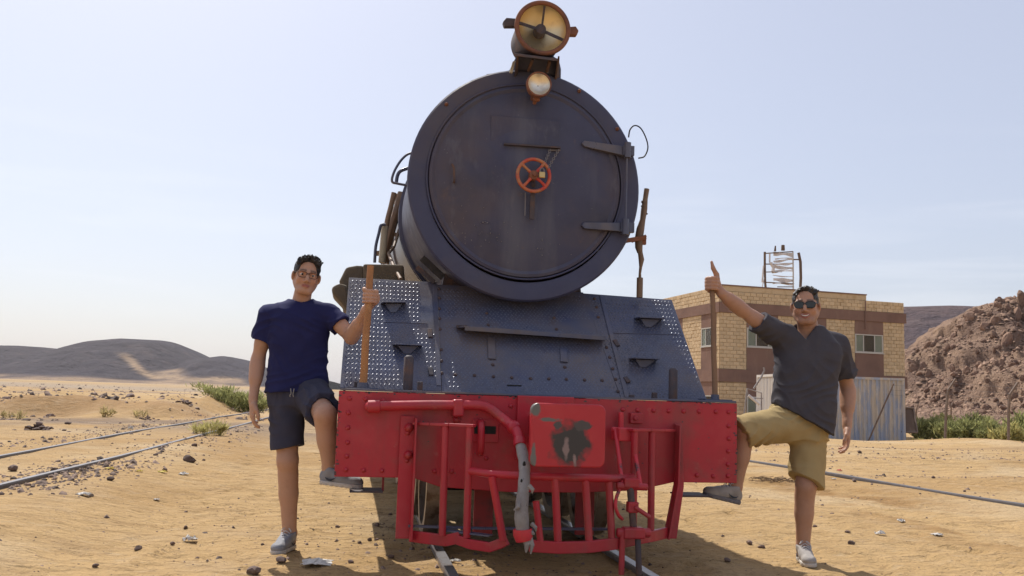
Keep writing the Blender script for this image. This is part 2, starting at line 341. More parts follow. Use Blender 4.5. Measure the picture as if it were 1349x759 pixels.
def islands(mb):
    "the separate pieces of an MB"
    par = list(range(len(mb.v)))
    def fd(i):
        while par[i] != i: par[i] = par[par[i]]; i = par[i]
        return i
    for f in mb.f:
        for k in f[1:]: par[fd(k)] = fd(f[0])
    g = {}
    for f in mb.f: g.setdefault(fd(f[0]), []).append(f)
    out = []
    for fs in g.values():
        ids = sorted({i for f in fs for i in f}); mp = {i: j for j, i in enumerate(ids)}
        m = MB(); m.v = [mb.v[i] for i in ids]; m.f = [tuple(mp[i] for i in f) for f in fs]; out.append(m)
    return out
ORG = {}
def parts(name, mb, *a, **k): return [part(name, m, *a, **k) for m in islands(mb)]
def thing(name, label, cat, loc=(0, 0, 0), group=None):
    o = bpy.data.objects.new(name, None); C.objects.link(o); o.location = loc; o.empty_display_size = .2
    o['label'] = label; o['category'] = cat
    if group: o['group'] = group
    ORG[o.name] = Vector(loc); return o
def part(name, mb, m, parent, smooth=None, bevel=0, label=None, kind=None, fix=True):
    org = ORG[parent.name]
    me = mb if isinstance(mb, bpy.types.Mesh) else mb.mesh(name, org, smooth, fix)
    o = bpy.data.objects.new(name, me); C.objects.link(o); o.parent = parent; ORG[o.name] = org
    if m is not None: me.materials.clear(); me.materials.append(m)
    if label: o['label'] = label
    if kind: o['kind'] = kind
    if bevel:
        b = o.modifiers.new('bevel', 'BEVEL'); b.width = bevel; b.segments = 2; b.limit_method = 'ANGLE'; b.angle_limit = math.radians(40)
        b.harden_normals = False
    return o
def solo(name, mb, m, label=None, cat=None, loc=None, group=None, kind=None, smooth=None, bevel=0, fix=True):
    loc = Vector(loc) if loc is not None else Vector((0, 0, 0))
    me = mb if isinstance(mb, bpy.types.Mesh) else mb.mesh(name, loc, smooth, fix)
    o = bpy.data.objects.new(name, me); C.objects.link(o); o.location = loc; ORG[o.name] = loc
    if m is not None: me.materials.clear(); me.materials.append(m)
    if label: o['label'] = label
    if cat: o['category'] = cat
    if group: o['group'] = group
    if kind: o['kind'] = kind
    if bevel:
        b = o.modifiers.new('bevel', 'BEVEL'); b.width = bevel; b.segments = 2; b.limit_method = 'ANGLE'; b.angle_limit = math.radians(40)
    return o
def inst(name, me, parent, loc, R=None, scale=(1, 1, 1), kind=None):
    "a copy sharing mesh data, child of parent, placed in world coordinates"
    o = bpy.data.objects.new(name, me); C.objects.link(o); o.parent = parent
    mtx = Matrix.Translation(Vector(loc)-ORG[parent.name]) @ (R.to_4x4() if R else Matrix.Identity(4)) @ Matrix.Diagonal((*scale, 1))
    o.matrix_basis = mtx; ORG[o.name] = ORG[parent.name]; return o
def spline(pts, k=6):
    P = [Vector(p) for p in pts]; P = [P[0]*2-P[1]] + P + [P[-1]*2-P[-2]]; out = []
    for i in range(1, len(P)-2):
        for j in range(k):
            t = j/k; a, b, c, d = P[i-1:i+3]
            out.append(.5*((2*b) + (c-a)*t + (2*a-5*b+4*c-d)*t*t + (3*b-a-3*c+d)*t**3))
    out.append(P[-2]); return out
def grid_mesh(name, P, attr=None, smooth=True):
    "P: array (n, m, 3)"
    n, m = P.shape[:2]; me = bpy.data.meshes.new(name)
    idx = np.arange(n*m).reshape(n, m)
    q = np.stack([idx[:-1, :-1], idx[1:, :-1], idx[1:, 1:], idx[:-1, 1:]], -1).reshape(-1, 4)
    arr_mesh(me, P.reshape(-1, 3), q, smooth)
    if attr is not None:
        a = me.attributes.new('col', 'FLOAT_COLOR', 'POINT'); a.data.foreach_set('color', np.concatenate([attr.reshape(-1, 3), np.ones((n*m, 1))], 1).astype(np.float32).ravel())
    return me
def arr_mesh(me, V, Q, smooth=True):
    k = Q.shape[1]
    me.vertices.add(len(V)); me.vertices.foreach_set('co', np.asarray(V, np.float32).ravel())
    me.loops.add(Q.size); me.loops.foreach_set('vertex_index', Q.astype(np.int32).ravel())
    me.polygons.add(len(Q)); me.polygons.foreach_set('loop_start', np.arange(0, Q.size, k, dtype=np.int32))
    if smooth: me.polygons.foreach_set('use_smooth', np.ones(len(Q), bool))
    me.update(calc_edges=True); me.validate()
    return me

def rock_mesh(name, seed, sub=1, squash=.75, jag=.32):
    "an angular stone about one unit across, flat-shaded"
    rnd = random.Random(seed); bm = bmesh.new(); bmesh.ops.create_icosphere(bm, subdivisions=sub, radius=.5)
    pl = [(Vector((rnd.gauss(0, 1), rnd.gauss(0, 1), rnd.gauss(0, 1))).normalized(), rnd.uniform(.26, .46)) for _ in range(9)]
    for v in bm.verts:
        d = v.co.normalized(); r = .56
        for n, h in pl:
            c = d.dot(n)
            if c > .05: r = min(r, h/c)
        v.co = d*r*(1+rnd.uniform(-jag, jag)*.22); v.co.z *= squash
    me = bpy.data.meshes.new(name); bm.to_mesh(me); bm.free(); return me

# ------------------------------------------------------------------ ground
def camframe(x, y):
    dx, dy = x-CAM[0], y-CAM[1]
    return dx*_r0[0]+dy*_r0[1], dx*F0[0]+dy*F0[1]
# footprints and scuffs trodden round the engine: a raster of small dents, read back by gh
_rx0, _ry0, _rs = -8.4, -3.8, .025
_RN = (680, 620); _RAS = np.zeros(_RN)
_rr = np.random.default_rng(21)
for _ in range(620):
    fx, fy = _rr.uniform(-8, 8), _rr.uniform(-3.6, 11)
    if _rr.uniform() < .45: fx, fy = _rr.normal(0, 3.0), _rr.normal(.5, 2.0)
    a = _rr.uniform(0, PI); L, Wd, dp = _rr.uniform(.07, .17), _rr.uniform(.035, .065), _rr.uniform(.006, .022)
    i0, j0 = int((fx-_rx0)/_rs), int((fy-_ry0)/_rs)
    i1, i2, j1, j2 = max(i0-14, 0), min(i0+15, _RN[0]), max(j0-14, 0), min(j0+15, _RN[1])
    if i2 <= i1 or j2 <= j1: continue
    X_, Y_ = np.meshgrid(_rx0+_rs*np.arange(i1, i2)-fx, _ry0+_rs*np.arange(j1, j2)-fy, indexing='ij')
    q = np.sqrt(((X_*math.cos(a)+Y_*math.sin(a))/L)**2+((-X_*math.sin(a)+Y_*math.cos(a))/Wd)**2)
    _RAS[i1:i2, j1:j2] += dp*(-(1-sst(.6, 1.1, q)) + .55*np.exp(-((q-1.25)/.28)**2))
def _dents(x, y):
    u, v = (x-_rx0)/_rs, (y-_ry0)/_rs; ok = (u > 1) & (v > 1) & (u < _RN[0]-3) & (v < _RN[1]-3)
    u, v = np.where(ok, u, 2), np.where(ok, v, 2); i, j = u.astype(int), v.astype(int); a, b = u-i, v-j
    return np.where(ok, (_RAS[i, j]*(1-a)+_RAS[i+1, j]*a)*(1-b)+(_RAS[i, j+1]*(1-a)+_RAS[i+1, j+1]*a)*b, 0)
# the siding and the single rail: plan curves x(y) at their measured level
def _plan(px, z):
    P = [hit(a, b, (0, 0, z), (0, 0, 1)) for a, b in px]; return np.polyfit([p.y for p in P], [p.x for p in P], 2)
SID_Z, ONE_Z = .17, .03
far_c = _plan([(3.8, 598), (60, 588.6), (105.8, 581.2), (150, 573.3), (201.6, 563.5), (260, 553.6), (317.5, 544.6)], SID_Z)
near_c = _plan([(3.8, 637.8), (63, 623), (129.8, 606.3), (176.4, 595), (254.5, 575), (325, 557)], SID_Z)
one_c = _plan([(985, 607), (1081, 623), (1223, 646), (1345, 665.2)], ONE_Z)
def gh(x, y):
    x = np.asarray(x, float); y = np.asarray(y, float)
    X, D = camframe(x, y); r = np.hypot(x, y)
    quiet = .25 + .75*sst(2.2, 4.5, r)
    h = .035*fbm(x*.42, y*.42, oct=2, seed=3)*quiet
    h = h + .014*vn(x*1.9, y*1.4, seed=5)*quiet - .012*np.abs(vn(x*4.2, y*3.2, seed=6))*(1-sst(18, 40, D)) - .013*np.maximum(0, vn(x*7.5, y*6.5, seed=9))*(1-sst(14, 24, D)) + .006*vn(x*14, y*12, seed=8)*(1-sst(9, 16, D)) + .008 + _dents(x, y) + .007*np.abs(fbm(x*9, y*7, oct=2, seed=19))*(1-sst(9, 16, D))
    h = h + .12*sst(2.6, 4.6, -x)*(1-sst(40, 90, D))
    # low scarp beyond the left track, the plain continues at its level
    wob = 1.6*vn(x*.11, y*.11, seed=11) + .9*vn(x*.45, y*.45, seed=12) + .4*vn(x*1.6, y*1.6, seed=14)
    left = sst(-1, -6, X)
    h = h + left*(.36*sst(23.6, 25.6, D+wob) + (.16*vn(x*.7, y*.7, seed=13) + .10*np.abs(vn(x*1.7, y*1.7, seed=18)))*sst(21, 24.5, D)*(1-sst(28, 40, D)))
    # ridges of an old road and a sand crest on the right, then the ground falls away to the yard
    right = sst(4.5, 8, X)
    rd = D - .12*X + .5*vn(x*.25, y*.25, seed=21)
    h = h + right*(.10*np.exp(-((rd-15.5)/.55)**2) + .08*np.exp(-((rd-18.0)/.5)**2) + .07*np.exp(-((rd-12.6)/.4)**2)
                   + (.05+.16*np.exp(-((X-13.2)/1.5)**2))*np.exp(-((D-25)/2.6)**2) - .72*sst(26, 38, D))
    h = h - sst(8, 3, X)*sst(-1, 3, X)*.5*sst(30, 45, D)
    # the beds the old rails lie in
    bed = SID_Z-.026+.014*vn(x*.9, y*.5, seed=15)+.012*vn(x*3, y*2, seed=16)
    yc = np.clip(y, -5, 40); dx = np.minimum(np.abs(x-np.polyval(far_c, yc)), np.abs(x-np.polyval(near_c, yc)))
    w = (1-sst(.3, 1.5, dx))*sst(-8, -5, y)*(1-sst(40, 46, y)); h = h*(1-w)+bed*w
    yc = np.clip(y, -3, 13); w = (1-sst(.2, 1.2, np.abs(x-np.polyval(one_c, yc))))*sst(-5, -3, y)*(1-sst(12, 14, y)); h = h*(1-w)+(ONE_Z-.018+.016*vn(x*1.1, y*.8, seed=17))*w
    # low hummocks far out on the plain
    h = h + .5*vn(x*.02, y*.02, seed=31)*sst(60, 200, D)*(1-.6*sst(500, 1500, D))
    return h
def gpt(px, py, lift=0.0):
    "where the pixel's ray meets the ground"
    d = ray(px, py); d = d/np.linalg.norm(d); z = 0.0
    for _ in range(14):
        t = (z-CAM[2])/d[2] if d[2] < -1e-4 else 400
        t = min(max(t, 2), 400); p = CAM+d*t; z = .5*z+.5*float(gh(p[0], p[1]))
    return Vector((p[0], p[1], float(gh(p[0], p[1]))+lift))

def axis(lo, hi, step, far_lo, far_hi, g):
    a = list(np.arange(lo, hi, step)); s, x = step, a[-1]
    while x < far_hi: s *= g; x += s; a.append(x)
    s, x, b = step, lo, []
    while x > far_lo: s *= g; x -= s; b.append(x)
    return np.array(b[::-1]+a)
gx = axis(-8.2, 8.2, .043, -4200, 4200, 1.036)
gy = axis(-3.2, 9.5, .043, -4200, 4200, 1.036)
gy = np.concatenate([[-4200, -1500, -500, -200, -80, -40, -20], gy[gy > -12]])
GX, GY = np.meshgrid(gx, gy, indexing='ij')
_X, _D = camframe(GX, GY)
def _tint(c, m): 
    global GC; m = np.clip(m, 0, 1)[..., None]; GC = GC*(1-m)+np.array(c)*m
GC = np.ones(GX.shape+(3,))*np.array([.45, .30, .143])
_tint((.38, .24, .105), sst(-.1, .7, fbm(GX*.35, GY*.35, oct=4, seed=91))*.8)
_tint((.50, .375, .225), sst(.1, .8, fbm(GX*.5+9, GY*.5, oct=4, seed=92))*.7)
_lf = sst(0, -5, _X)
_tint((.20, .145, .105), _lf*sst(-.35, .35, fbm(GX*.3, GY*.3, oct=3, seed=93)+.15)*np.exp(-((_D-20)/3.4)**2)*.95)      # stony flat beyond the siding
_tint((.31, .185, .085), _lf*np.exp(-((_D-25)/1.6)**2)*.85)  # scarp face tinted darker: its backlit shade is put into the colour
_tint((.28, .205, .145), _lf*sst(28, 40, _D)*(1-sst(70, 100, _D))*sst(-.4, .4, fbm(GX*.12, GY*.12, oct=3, seed=94)))
_tint((.30, .25, .20), _lf*sst(60, 90, _D)*(1-sst(180, 260, _D))*.8)
_tint((.17, .15, .10), _lf*np.exp(-((_D-330)/70)**2)*.7)
_tint((.36, .26, .16), _lf*sst(420, 600, _D)*.8)
_ch = np.exp(-(((GX-(4.3+.12*(GY-2)))/.75)**2))*sst(-1, 2, GY)*(1-sst(8, 11, GY))       # churned orange sand along the single rail
_tint((.27, .15, .055), _ch*sst(-.3, .3, fbm(GX*1.6, GY*1.1, oct=3, seed=95))*.9)
_rt = sst(4, 7, _X); _rd = _D-.12*_X+.5*vn(GX*.25, GY*.25, seed=21)
for _r in (12.9, 15.8, 18.3, 21): _tint((.27, .17, .085), _rt*np.exp(-((_rd-_r)/.30)**2)*.7)
ground = solo('ground', grid_mesh('ground', np.stack([GX, GY, gh(GX, GY)], -1), GC), M['sand'], kind='structure')

# gravel: loose small stones, too many to count
def scatter_stones(name, pts, m, kind='stuff', sub=False):
    "pts: (x, y, size); each an irregular eight-cornered stone half bedded in the ground"
    P = np.array(pts); n = len(P); rng = np.random.default_rng(5)
    octa = np.array([(1, 0, 0), (0, 1, 0), (-1, 0, 0), (0, -1, 0), (0, 0, 1), (.6, .6, .55), (-.6, .5, .6), (-.1, -.7, .55)])
    oct_f = np.array([(0, 1, 5), (5, 1, 6), (1, 2, 6), (2, 7, 6), (2, 3, 7), (3, 0, 7), (0, 5, 7), (5, 4, 7), (5, 6, 4), (6, 7, 4)])
    V = octa[None]*rng.uniform(.65, 1.25, (n, 8, 1)); a = rng.uniform(0, 2*PI, n)
    el = rng.uniform(.6, 1.0, (n, 1))
    vx = (V[..., 0]*np.cos(a)[:, None] - V[..., 1]*el*np.sin(a)[:, None])*P[:, 2:3]/2
    vy = (V[..., 0]*np.sin(a)[:, None] + V[..., 1]*el*np.cos(a)[:, None])*P[:, 2:3]/2
    z0 = gh(P[:, 0], P[:, 1]) if P.shape[1] == 3 else P[:, 3]
    vz = (V[..., 2]*rng.uniform(.55, 1.0, (n, 1)) - .12)*P[:, 2:3]/2 + z0[:, None]
    vv = np.stack([vx+P[:, 0:1], vy+P[:, 1:2], vz], -1).reshape(-1, 3)
    ff = (oct_f[None] + (np.arange(n)*8)[:, None, None]).reshape(-1, 3)
    return arr_mesh(bpy.data.meshes.new(name), vv, ff, False)
rng = np.random.default_rng(11)
gp = []
for _ in range(14000):
    D = 2.6*math.exp(rng.uniform(0, 2.35)); X = rng.uniform(-.66, .66)*D; p = cw(X, D)
    if vn(p.x*.55, p.y*.55, seed=41) + .45*rng.normal() < .12: continue
    s = .0075*math.exp(rng.exponential(.45)); gp.append((p.x, p.y, min(s, .05)))
for _ in range(260):     # dark gravel in the loco's shadow and beside the left step
    gp.append((rng.normal(-.85, .45), rng.normal(.6, 1.0), min(.045, .011*math.exp(rng.exponential(.5)))))
for a, b, n, w in (((3, 648), (140, 610), 700, .26), ((140, 612), (330, 562), 520, .35), ((20, 590), (200, 560), 420, .3), ((200, 560), (320, 541), 420, .5)):
    pa, pb = gpt(*a), gpt(*b)
    for _ in range(n):
        q = pa.lerp(pb, rng.uniform()); gp.append((q.x+rng.normal(0, w), q.y+rng.normal(0, w), min(.10, .022*math.exp(rng.exponential(.45)))))
for _ in range(1100):     # stony lip of the scarp
    D = rng.uniform(19, 31); X = rng.uniform(-.62, -.27)*D; p = cw(X, D)
    if vn(p.x*.35, p.y*.35, seed=44) < .05: continue
    gp.append((p.x, p.y, min(.30, .05*math.exp(rng.exponential(.55)))))
for _ in range(700):     # the plain behind
    D = rng.uniform(30, 120); p = cw(rng.uniform(-.62, -.2)*D, D); gp.append((p.x, p.y, min(.4, .08*math.exp(rng.exponential(.45)))))
for _ in range(700):
    p = cw(rng.uniform(4, 17), rng.uniform(10, 27)); gp.append((p.x, p.y, min(.09, .025*math.exp(rng.exponential(.45)))))
for rr0 in (12.6, 15.4, 17.8, 20.5):       # stony lines along the ruts of the old road
    for _ in range(330):
        X = rng.uniform(4.5, 15); D = rr0 + .12*X + rng.normal(0, .16); p = cw(X, D); gp.append((p.x, p.y, min(.08, .020*math.exp(rng.exponential(.45)))))
solo('gravel', scatter_stones('gravel', gp, None), M['gravel'], kind='stuff', label='loose dark gravel strewn over the sand')

# ------------------------------------------------------------------ rails
def rail_mb(pts, w=.062, h=.11):
    mb = MB(); pts = [Vector(p) for p in pts]; o = 0; n = len(pts)
    prof = [(-w*.5, -.012), (-w*.42, 0), (w*.42, 0), (w*.5, -.012), (w*.5, -.038), (w*.14, -.05), (w*.14, -h), (-w*.14, -h), (-w*.14, -.05), (-w*.5, -.038)]
    k = len(prof)
    for i, p in enumerate(pts):
        t = (pts[min(i+1, n-1)]-pts[max(i-1, 0)]).normalized(); s = t.cross(Vector((0, 0, 1))).normalized()
        mb.v += [tuple(p + s*a + Vector((0, 0, b))) for a, b in prof]
    for i in range(n-1):
        for j in range(k): j2 = (j+1) % k; mb.f.append((i*k+j, i*k+j2, (i+1)*k+j2, (i+1)*k+j))
    mb.f.append(tuple(range(k))); mb.f.append(tuple((n-1)*k+j for j in range(k)))
    return mb
tr = thing('railway_track', 'bare steel rails running under the black locomotive', 'railway track', (0, 0, 0))
for x in (-.55, .55): part('rail', rail_mb([(x, y, .055) for y in np.arange(-3.6, 14, .6)]), M['rail'], tr)
sl = MB()
for y in np.arange(-3.3, 13, .72):
    if random.random() < .8: sl.box((random.uniform(-.05, .05), y, -.10), (1.75, .2, .12))
parts('sleeper', sl, M['timber'], tr)
o0 = gpt(120, 595)
tl = thing('railway_track', 'weathered siding of two half buried rails left of the man in navy', 'railway track', o0)
for c in (far_c, near_c):
    P = [(float(np.polyval(c, y)), y, SID_Z + .006*math.sin(y*.7)) for y in np.arange(-4.2, 44, .6)]
    part('rail', rail_mb(P, .058, .14), M['rail_old'], tl)
P = [(float(np.polyval(one_c, y)), y, ONE_Z + .022 + .008*math.sin(y*1.1)) for y in np.arange(-2.0, 13.2, .4)]
solo('rail', rail_mb(P, .055, .13), M['rail_old'], 'single rail half sunk in the sand behind the man in khaki shorts', 'rail', loc=P[12])

# ------------------------------------------------------------------ hills
def interp(xs, ys, x): return np.interp(x, xs, ys)
# dark hills far off on the left
prof = [(-260, 470), (-120, 452), (0, 455), (30, 455.5), (60, 457.5), (90, 461.5), (115, 453), (130, 449), (165, 446), (215, 448.5), (235, 457), (250, 465), (266, 473.5), (280, 471.5), (297, 469), (312, 472), (330, 480), (350, 489), (372, 496), (420, 500)]
D1 = 1500.0
X1 = np.array([np.dot(np.array(cf(a, b, D1))-CAM, _r0) for a, b in prof]); Z1 = np.array([cf(a, b, D1).z for a, b in prof])
xs = np.linspace(X1[0], X1[-1], 330); vv = np.linspace(0, 1, 90)
XX, VV = np.meshgrid(xs, vv, indexing='ij')
Dd = 1120 + 900*VV; crest = interp(X1, Z1, XX) - .4
up = sst(.0, .42, VV)**1.15; down = 1-sst(.45, 1, VV)
n1 = np.abs(fbm(XX*.012, Dd*.006, oct=4, seed=51)); n2 = fbm(XX*.03, Dd*.03, oct=3, seed=52)
n3 = np.abs(fbm(XX*.03, Dd*.008, oct=3, seed=58))
foot = crest*up*(1-.34*n1*(1-up)-.22*n3*(1-up)) + 3.2*n2*up*(1-up)*2 - .6
ZZ = np.where(VV < .44, foot, crest*down - .5 + 1.2*n2*(1-down)) + .55
PX = CAM[0]+_r0[0]*XX+F0[0]*Dd; PY = CAM[1]+_r0[1]*XX+F0[1]*Dd
# drifts of pale sand blown against the foot of the big hill
pxl = 674.5 + 1175.57*XX/Dd
m1 = np.exp(-((pxl-185+VV*0)/26)**2)*sst(.62, .50, ZZ/np.maximum(crest, 1))*sst(.05, .2, VV)
tongue = sst(.35, .9, 1.1-np.abs((pxl-(165+70*(1-ZZ/np.maximum(interp(X1, Z1, XX), 1)/.62)))/18))*sst(.66, .55, ZZ/np.maximum(crest, 1))
apron_s = sst(195, 235, pxl)*sst(345, 320, pxl)*sst(.50, .30, ZZ/np.maximum(crest, 1) + .25*vn(XX*.02, Dd*.01, seed=57))
low = sst(.13, .05, ZZ/np.maximum(crest, 1))*.8
sandm = np.clip(np.maximum(np.maximum(tongue, apron_s), low) + .35*fbm(XX*.03, Dd*.02, oct=3, seed=55)*np.maximum(tongue, apron_s), 0, 1)[..., None]
colr = (1-sandm)*np.array([.046, .036, .043]) + sandm*np.array([.36, .25, .155])
solo('hills', grid_mesh('hills', np.stack([PX, PY, ZZ], -1), colr), M['basalt'], kind='structure', label='dark stony hills with a drift of pale sand far left')

# flat topped ridge far off behind the building
prof = [(700, 520), (860, 500), (1000, 455), (1110, 412), (1150, 404), (1195, 402.5), (1235, 401.5), (1262, 403), (1290, 403.5), (1350, 406), (1480, 408), (1700, 430)]
D2 = 640.0
X2 = np.array([np.dot(np.array(cf(a, b, D2))-CAM, _r0) for a, b in prof]); Z2 = np.array([cf(a, b, D2).z for a, b in prof])
xs = np.linspace(X2[0], X2[-1], 260); vv = np.linspace(0, 1, 80)
XX, VV = np.meshgrid(xs, vv, indexing='ij'); Dd = 330+620*VV; crest = interp(X2, Z2, XX)
n1 = np.abs(fbm(XX*.02, Dd*.012, oct=4, seed=61)); n2 = fbm(XX*.06, Dd*.06, oct=3, seed=62)
up = sst(0, .5, VV)
ZZ = np.where(VV < .5, crest*up*(1-.3*n1*(1-up)) + 2.2*n2*up*(1-up)*2, crest*(1-.5*sst(.55, 1, VV)) + .5*n2) - 1.5
PX = CAM[0]+_r0[0]*XX+F0[0]*Dd; PY = CAM[1]+_r0[1]*XX+F0[1]*Dd
colr = np.ones(XX.shape+(3,))*np.array([.095, .066, .066])
solo('ridge', grid_mesh('ridge', np.stack([PX, PY, ZZ], -1), colr), M['basalt'], kind='structure', label='flat topped dark ridge far behind the building')

# boulder strewn rocky hill on the right
prof = [(1080, 535), (1140, 525), (1175, 512), (1195, 470), (1215, 456), (1250, 430), (1275, 414), (1292, 404), (1310, 391), (1330, 383), (1345, 377), (1390, 352), (1450, 335), (1560, 330), (1760, 360)]
D3 = 128.0
X3 = np.array([np.dot(np.array(cf(a, b, D3))-CAM, _r0) for a, b in prof]); Z3 = np.array([cf(a, b, D3).z for a, b in prof])
def hill_h(X, D):
    crest = interp(X3, Z3, X) + .4
    t = np.clip((D-68)/60, 0, 1); up = t**1.25*(1-.10*np.sin(t*9))
    back = 1-.55*sst(134, 185, D)
    rocky = sst(.12, .5, t)*sst(1, 6, crest)
    n = fbm(X*.16, D*.16, oct=4, seed=71); rid = 1-np.abs(fbm(X*.11, D*.09, oct=3, seed=72))
    cl = fbm(X*.24+3, D*.13, oct=4, seed=76); cl = sst(.02, .28, cl)*.7+.3*sst(.3, .55, cl)
    h = crest*up*back*(1-.10*rocky*sst(.25, .6, t)) + rocky*(.30*n + 1.2*(rid-.72)*sst(.3, .7, t) + 1.9*(cl-.35)*sst(.32, .6, t)*sst(3, 9, crest))
    h = h + .16*fbm(X*.8, D*.8, oct=3, seed=74)*sst(.02, .2, t)
    return h - .78
xs = np.linspace(X3[0], X3[-1], 420); ds = np.concatenate([np.linspace(62, 140, 330), np.linspace(142, 190, 20)])
XX, Dd = np.meshgrid(xs, ds, indexing='ij')
PX = CAM[0]+_r0[0]*XX+F0[0]*Dd; PY = CAM[1]+_r0[1]*XX+F0[1]*Dd
rocky_hill = solo('rocky_hill', grid_mesh('rocky_hill', np.stack([PX, PY, hill_h(XX, Dd)], -1)), M['scree'], kind='structure', label='steep brown hillside of boulders and scree on the right')
rocks = [rock_mesh('boulder', 100+i, 2, random.uniform(.65, .95)) for i in range(10)]   # angular blocks
for me in rocks: me.materials.append(M['rock'])
cnt = 0
while cnt < 290:
    D = random.uniform(92, 131); px = random.uniform(1192, 1400); X = (px-674.5)/1175.57*D
    t = (D-68)/60; cr = float(interp(X3, Z3, X))
    if cr < 3 or random.random() > (.06+.94*sst(.35, .75, t))*(.4+.6*sst(-.3, .4, vn(X*.09, D*.06, seed=81))): continue
    s = random.uniform(.5, 1.0)*(.7+1.9*max(0, t-.3)*random.random()**1.5)
    z = float(hill_h(X, D)); p = cw(X, D, z+s*.14)
    R = Matrix.Rotation(random.uniform(0, 6.3), 3, 'Z') @ Matrix.Rotation(random.uniform(-.5, .5), 3, 'X')
    inst('boulder', random.choice(rocks), rocky_hill, p, R, (s*random.uniform(.7, 1.2), s*random.uniform(.8, 1.2), s*random.uniform(.9, 2.1))); cnt += 1
sp = []
for _ in range(14000):
    D = random.uniform(70, 133); px = random.uniform(1170, 1460); X = (px-674.5)/1175.57*D
    if float(interp(X3, Z3, X)) < 1.5: continue
    p = cw(X, D); sp.append((p.x, p.y, .10*math.exp(min(2.0, random.expovariate(1.8)))*(.6+1.0*(D-70)/60), X, D))
sp = np.array(sp); zz = hill_h(sp[:, 3], sp[:, 4])
part('scree_rocks', scatter_stones('scree_rocks', np.column_stack([sp[:, :3], zz+.04]), None), M['scree_rocks'], rocky_hill, kind='stuff')

# ------------------------------------------------------------------ locomotive (axis along +Y, rail level about z = .05)
loco = thing('steam_locomotive', 'dark steam locomotive with red buffer beam and big round smokebox', 'locomotive', (0, 0, 0))
def rivet_mesh(name, r, h, m):
    mb = MB().lathe((0, 0, 0), (0, -1, 0), [(-.004, r), (.25*h, r*.95), (.75*h, r*.65), (h, r*.12)], 9)
    me = mb.mesh(name, smooth=70); me.materials.append(m); return me
# --- buffer beam
W = 1.204
bm_ = MB().prism([(-W, 0, 1.004), (W, 0, 1.004), (W, 0, .522), (.80, 0, .522), (.57, 0, .470), (.2, 0, .452), (-.2, 0, .450), (-.60, 0, .472), (-.76, 0, .522), (-W, 0, .522)], (0, .024, 0))
beam = part('buffer_beam', bm_, M['red'], loco, bevel=.004)
part('beam_flange', MB().span((-W+.004, .026, .945), (W-.004, .19, 1.0)).span((-W+.004, .026, .526), (-.8, .12, .55)).span((.82, .026, .526), (W-.004, .12, .55)).span((-W+.003, .026, .56), (-W+.03, .16, .94)).span((W-.03, .026, .56), (W-.003, .16, .94)), M['dark_red'], beam)
rv = rivet_mesh('rivet', .0145, .013, M['red']); bolt_me = rivet_mesh('bolt', .027, .034, M['red'])
for px, py in [(460.7, 525), (459, 544), (458.4, 563.6), (458, 583), (457, 601), (455.7, 619), (479, 619.5), (503, 620), (482, 526), (505, 528), (572, 621), (595, 621), (640.5, 604), (673, 535),
               (820.5, 539.6), (840, 540.4), (861, 541), (881, 541.6), (900.5, 542), (921, 542.2), (943, 542.6), (960, 543), (960, 561.4), (960, 578), (959.4, 594.6), (959, 612), (959, 627), (918, 626), (939.5, 627.4)]:
    inst('rivet', rv, beam, at(px, py, -.0005))
for px, py in ((538.7, 563.6), (537.8, 599.6)):
    inst('bolt', bolt_me, beam, at(px, py, -.03))
for px, py in ((537, 570.5), (536, 607)):
    inst('bolt', bolt_me, beam, at(px, py, -.024), scale=(.6, .5, .6))
part('slot_plate', MB().span(at(622, 552, 0)+Vector((0, -.012, 0)), at(656, 583, 0)+Vector((0, -.001, 0))), M['red'], beam, bevel=.003)
part('slot', MB().span(at(625, 561, -.012)+Vector((0, -.003, 0)), at(653, 572, -.012)), M['dark'], beam)
fl_ = MB()          # flakes where the paint has gone along the edges and round the rivets
for _ in range(170):
    if random.random() < .5: x, z = random.uniform(-1.19, 1.19), 1.003-abs(random.gauss(0, .006))
    elif random.random() < .5: x, z = random.choice((-1, 1))*(1.202-abs(random.gauss(0, .006))), random.uniform(.53, 1.0)
    else: x, z = random.uniform(-1.15, 1.15), random.uniform(.54, .98)
    r = random.uniform(.0025, .0085)*(1 if z > .98 or abs(x) > 1.17 else .7); n = random.randint(5, 8)
    fl_.prism([(x+r*random.uniform(.5, 1.6)*math.cos(2*PI*k/n), -.0008, min(z+r*random.uniform(.4, 1.0)*math.sin(2*PI*k/n), 1.0035)) for k in range(n)], (0, .0007, 0))
part('paint_flakes', fl_, M['rusty'], beam, kind='stuff')
# ledge along the top of the beam
part('footplate', MB().span((-W+.006, -.004, 1.006), (W-.006, .50, 1.018)), M['steel'], loco, bevel=.002)

# --- sloping tread-plate apron
AB, AT = Vector((0, .455, 1.019)), Vector((0, 1.11, 1.775))
AN = (AT-AB).cross(Vector((1, 0, 0))).normalized()
if AN.y > 0: AN = -AN
AV = (AT-AB).normalized()
def ap(px, py, lift=0.0): return hit(px, py, AB, AN) + AN*lift
def uv_ap(p): d = Vector(p)-AB; return d.x, d.dot(AV)
Lap = (AT-AB).length
def sheet(name, corners, lift, parent, m=M['steel']):
    P = [AB + Vector((1, 0, 0))*u + AV*v + AN*lift for u, v in corners]
    return part(name, MB().prism(P, -AN*.010), m, parent, bevel=.0015)
uL0, uL1 = -1.205, -1.192; uR0, uR1 = 1.195, 1.175
sL, sR = -.575, .60          # seams
apron = thing_part = part('apron_plate', MB().prism([AB+Vector((u, 0, 0))+AV*v for u, v in ((sL+.003, 0), (sR-.003, 0), (sR-.10, Lap), (sL+.003, Lap))], -AN*.011), M['steel'], loco, bevel=.0015, label='middle apron plate behind the long step, worn and brownish')
apL = sheet('apron_plate', ((uL0, 0), (sL, 0), (sL, Lap+.02), (uL1, Lap+.02)), .004, loco)
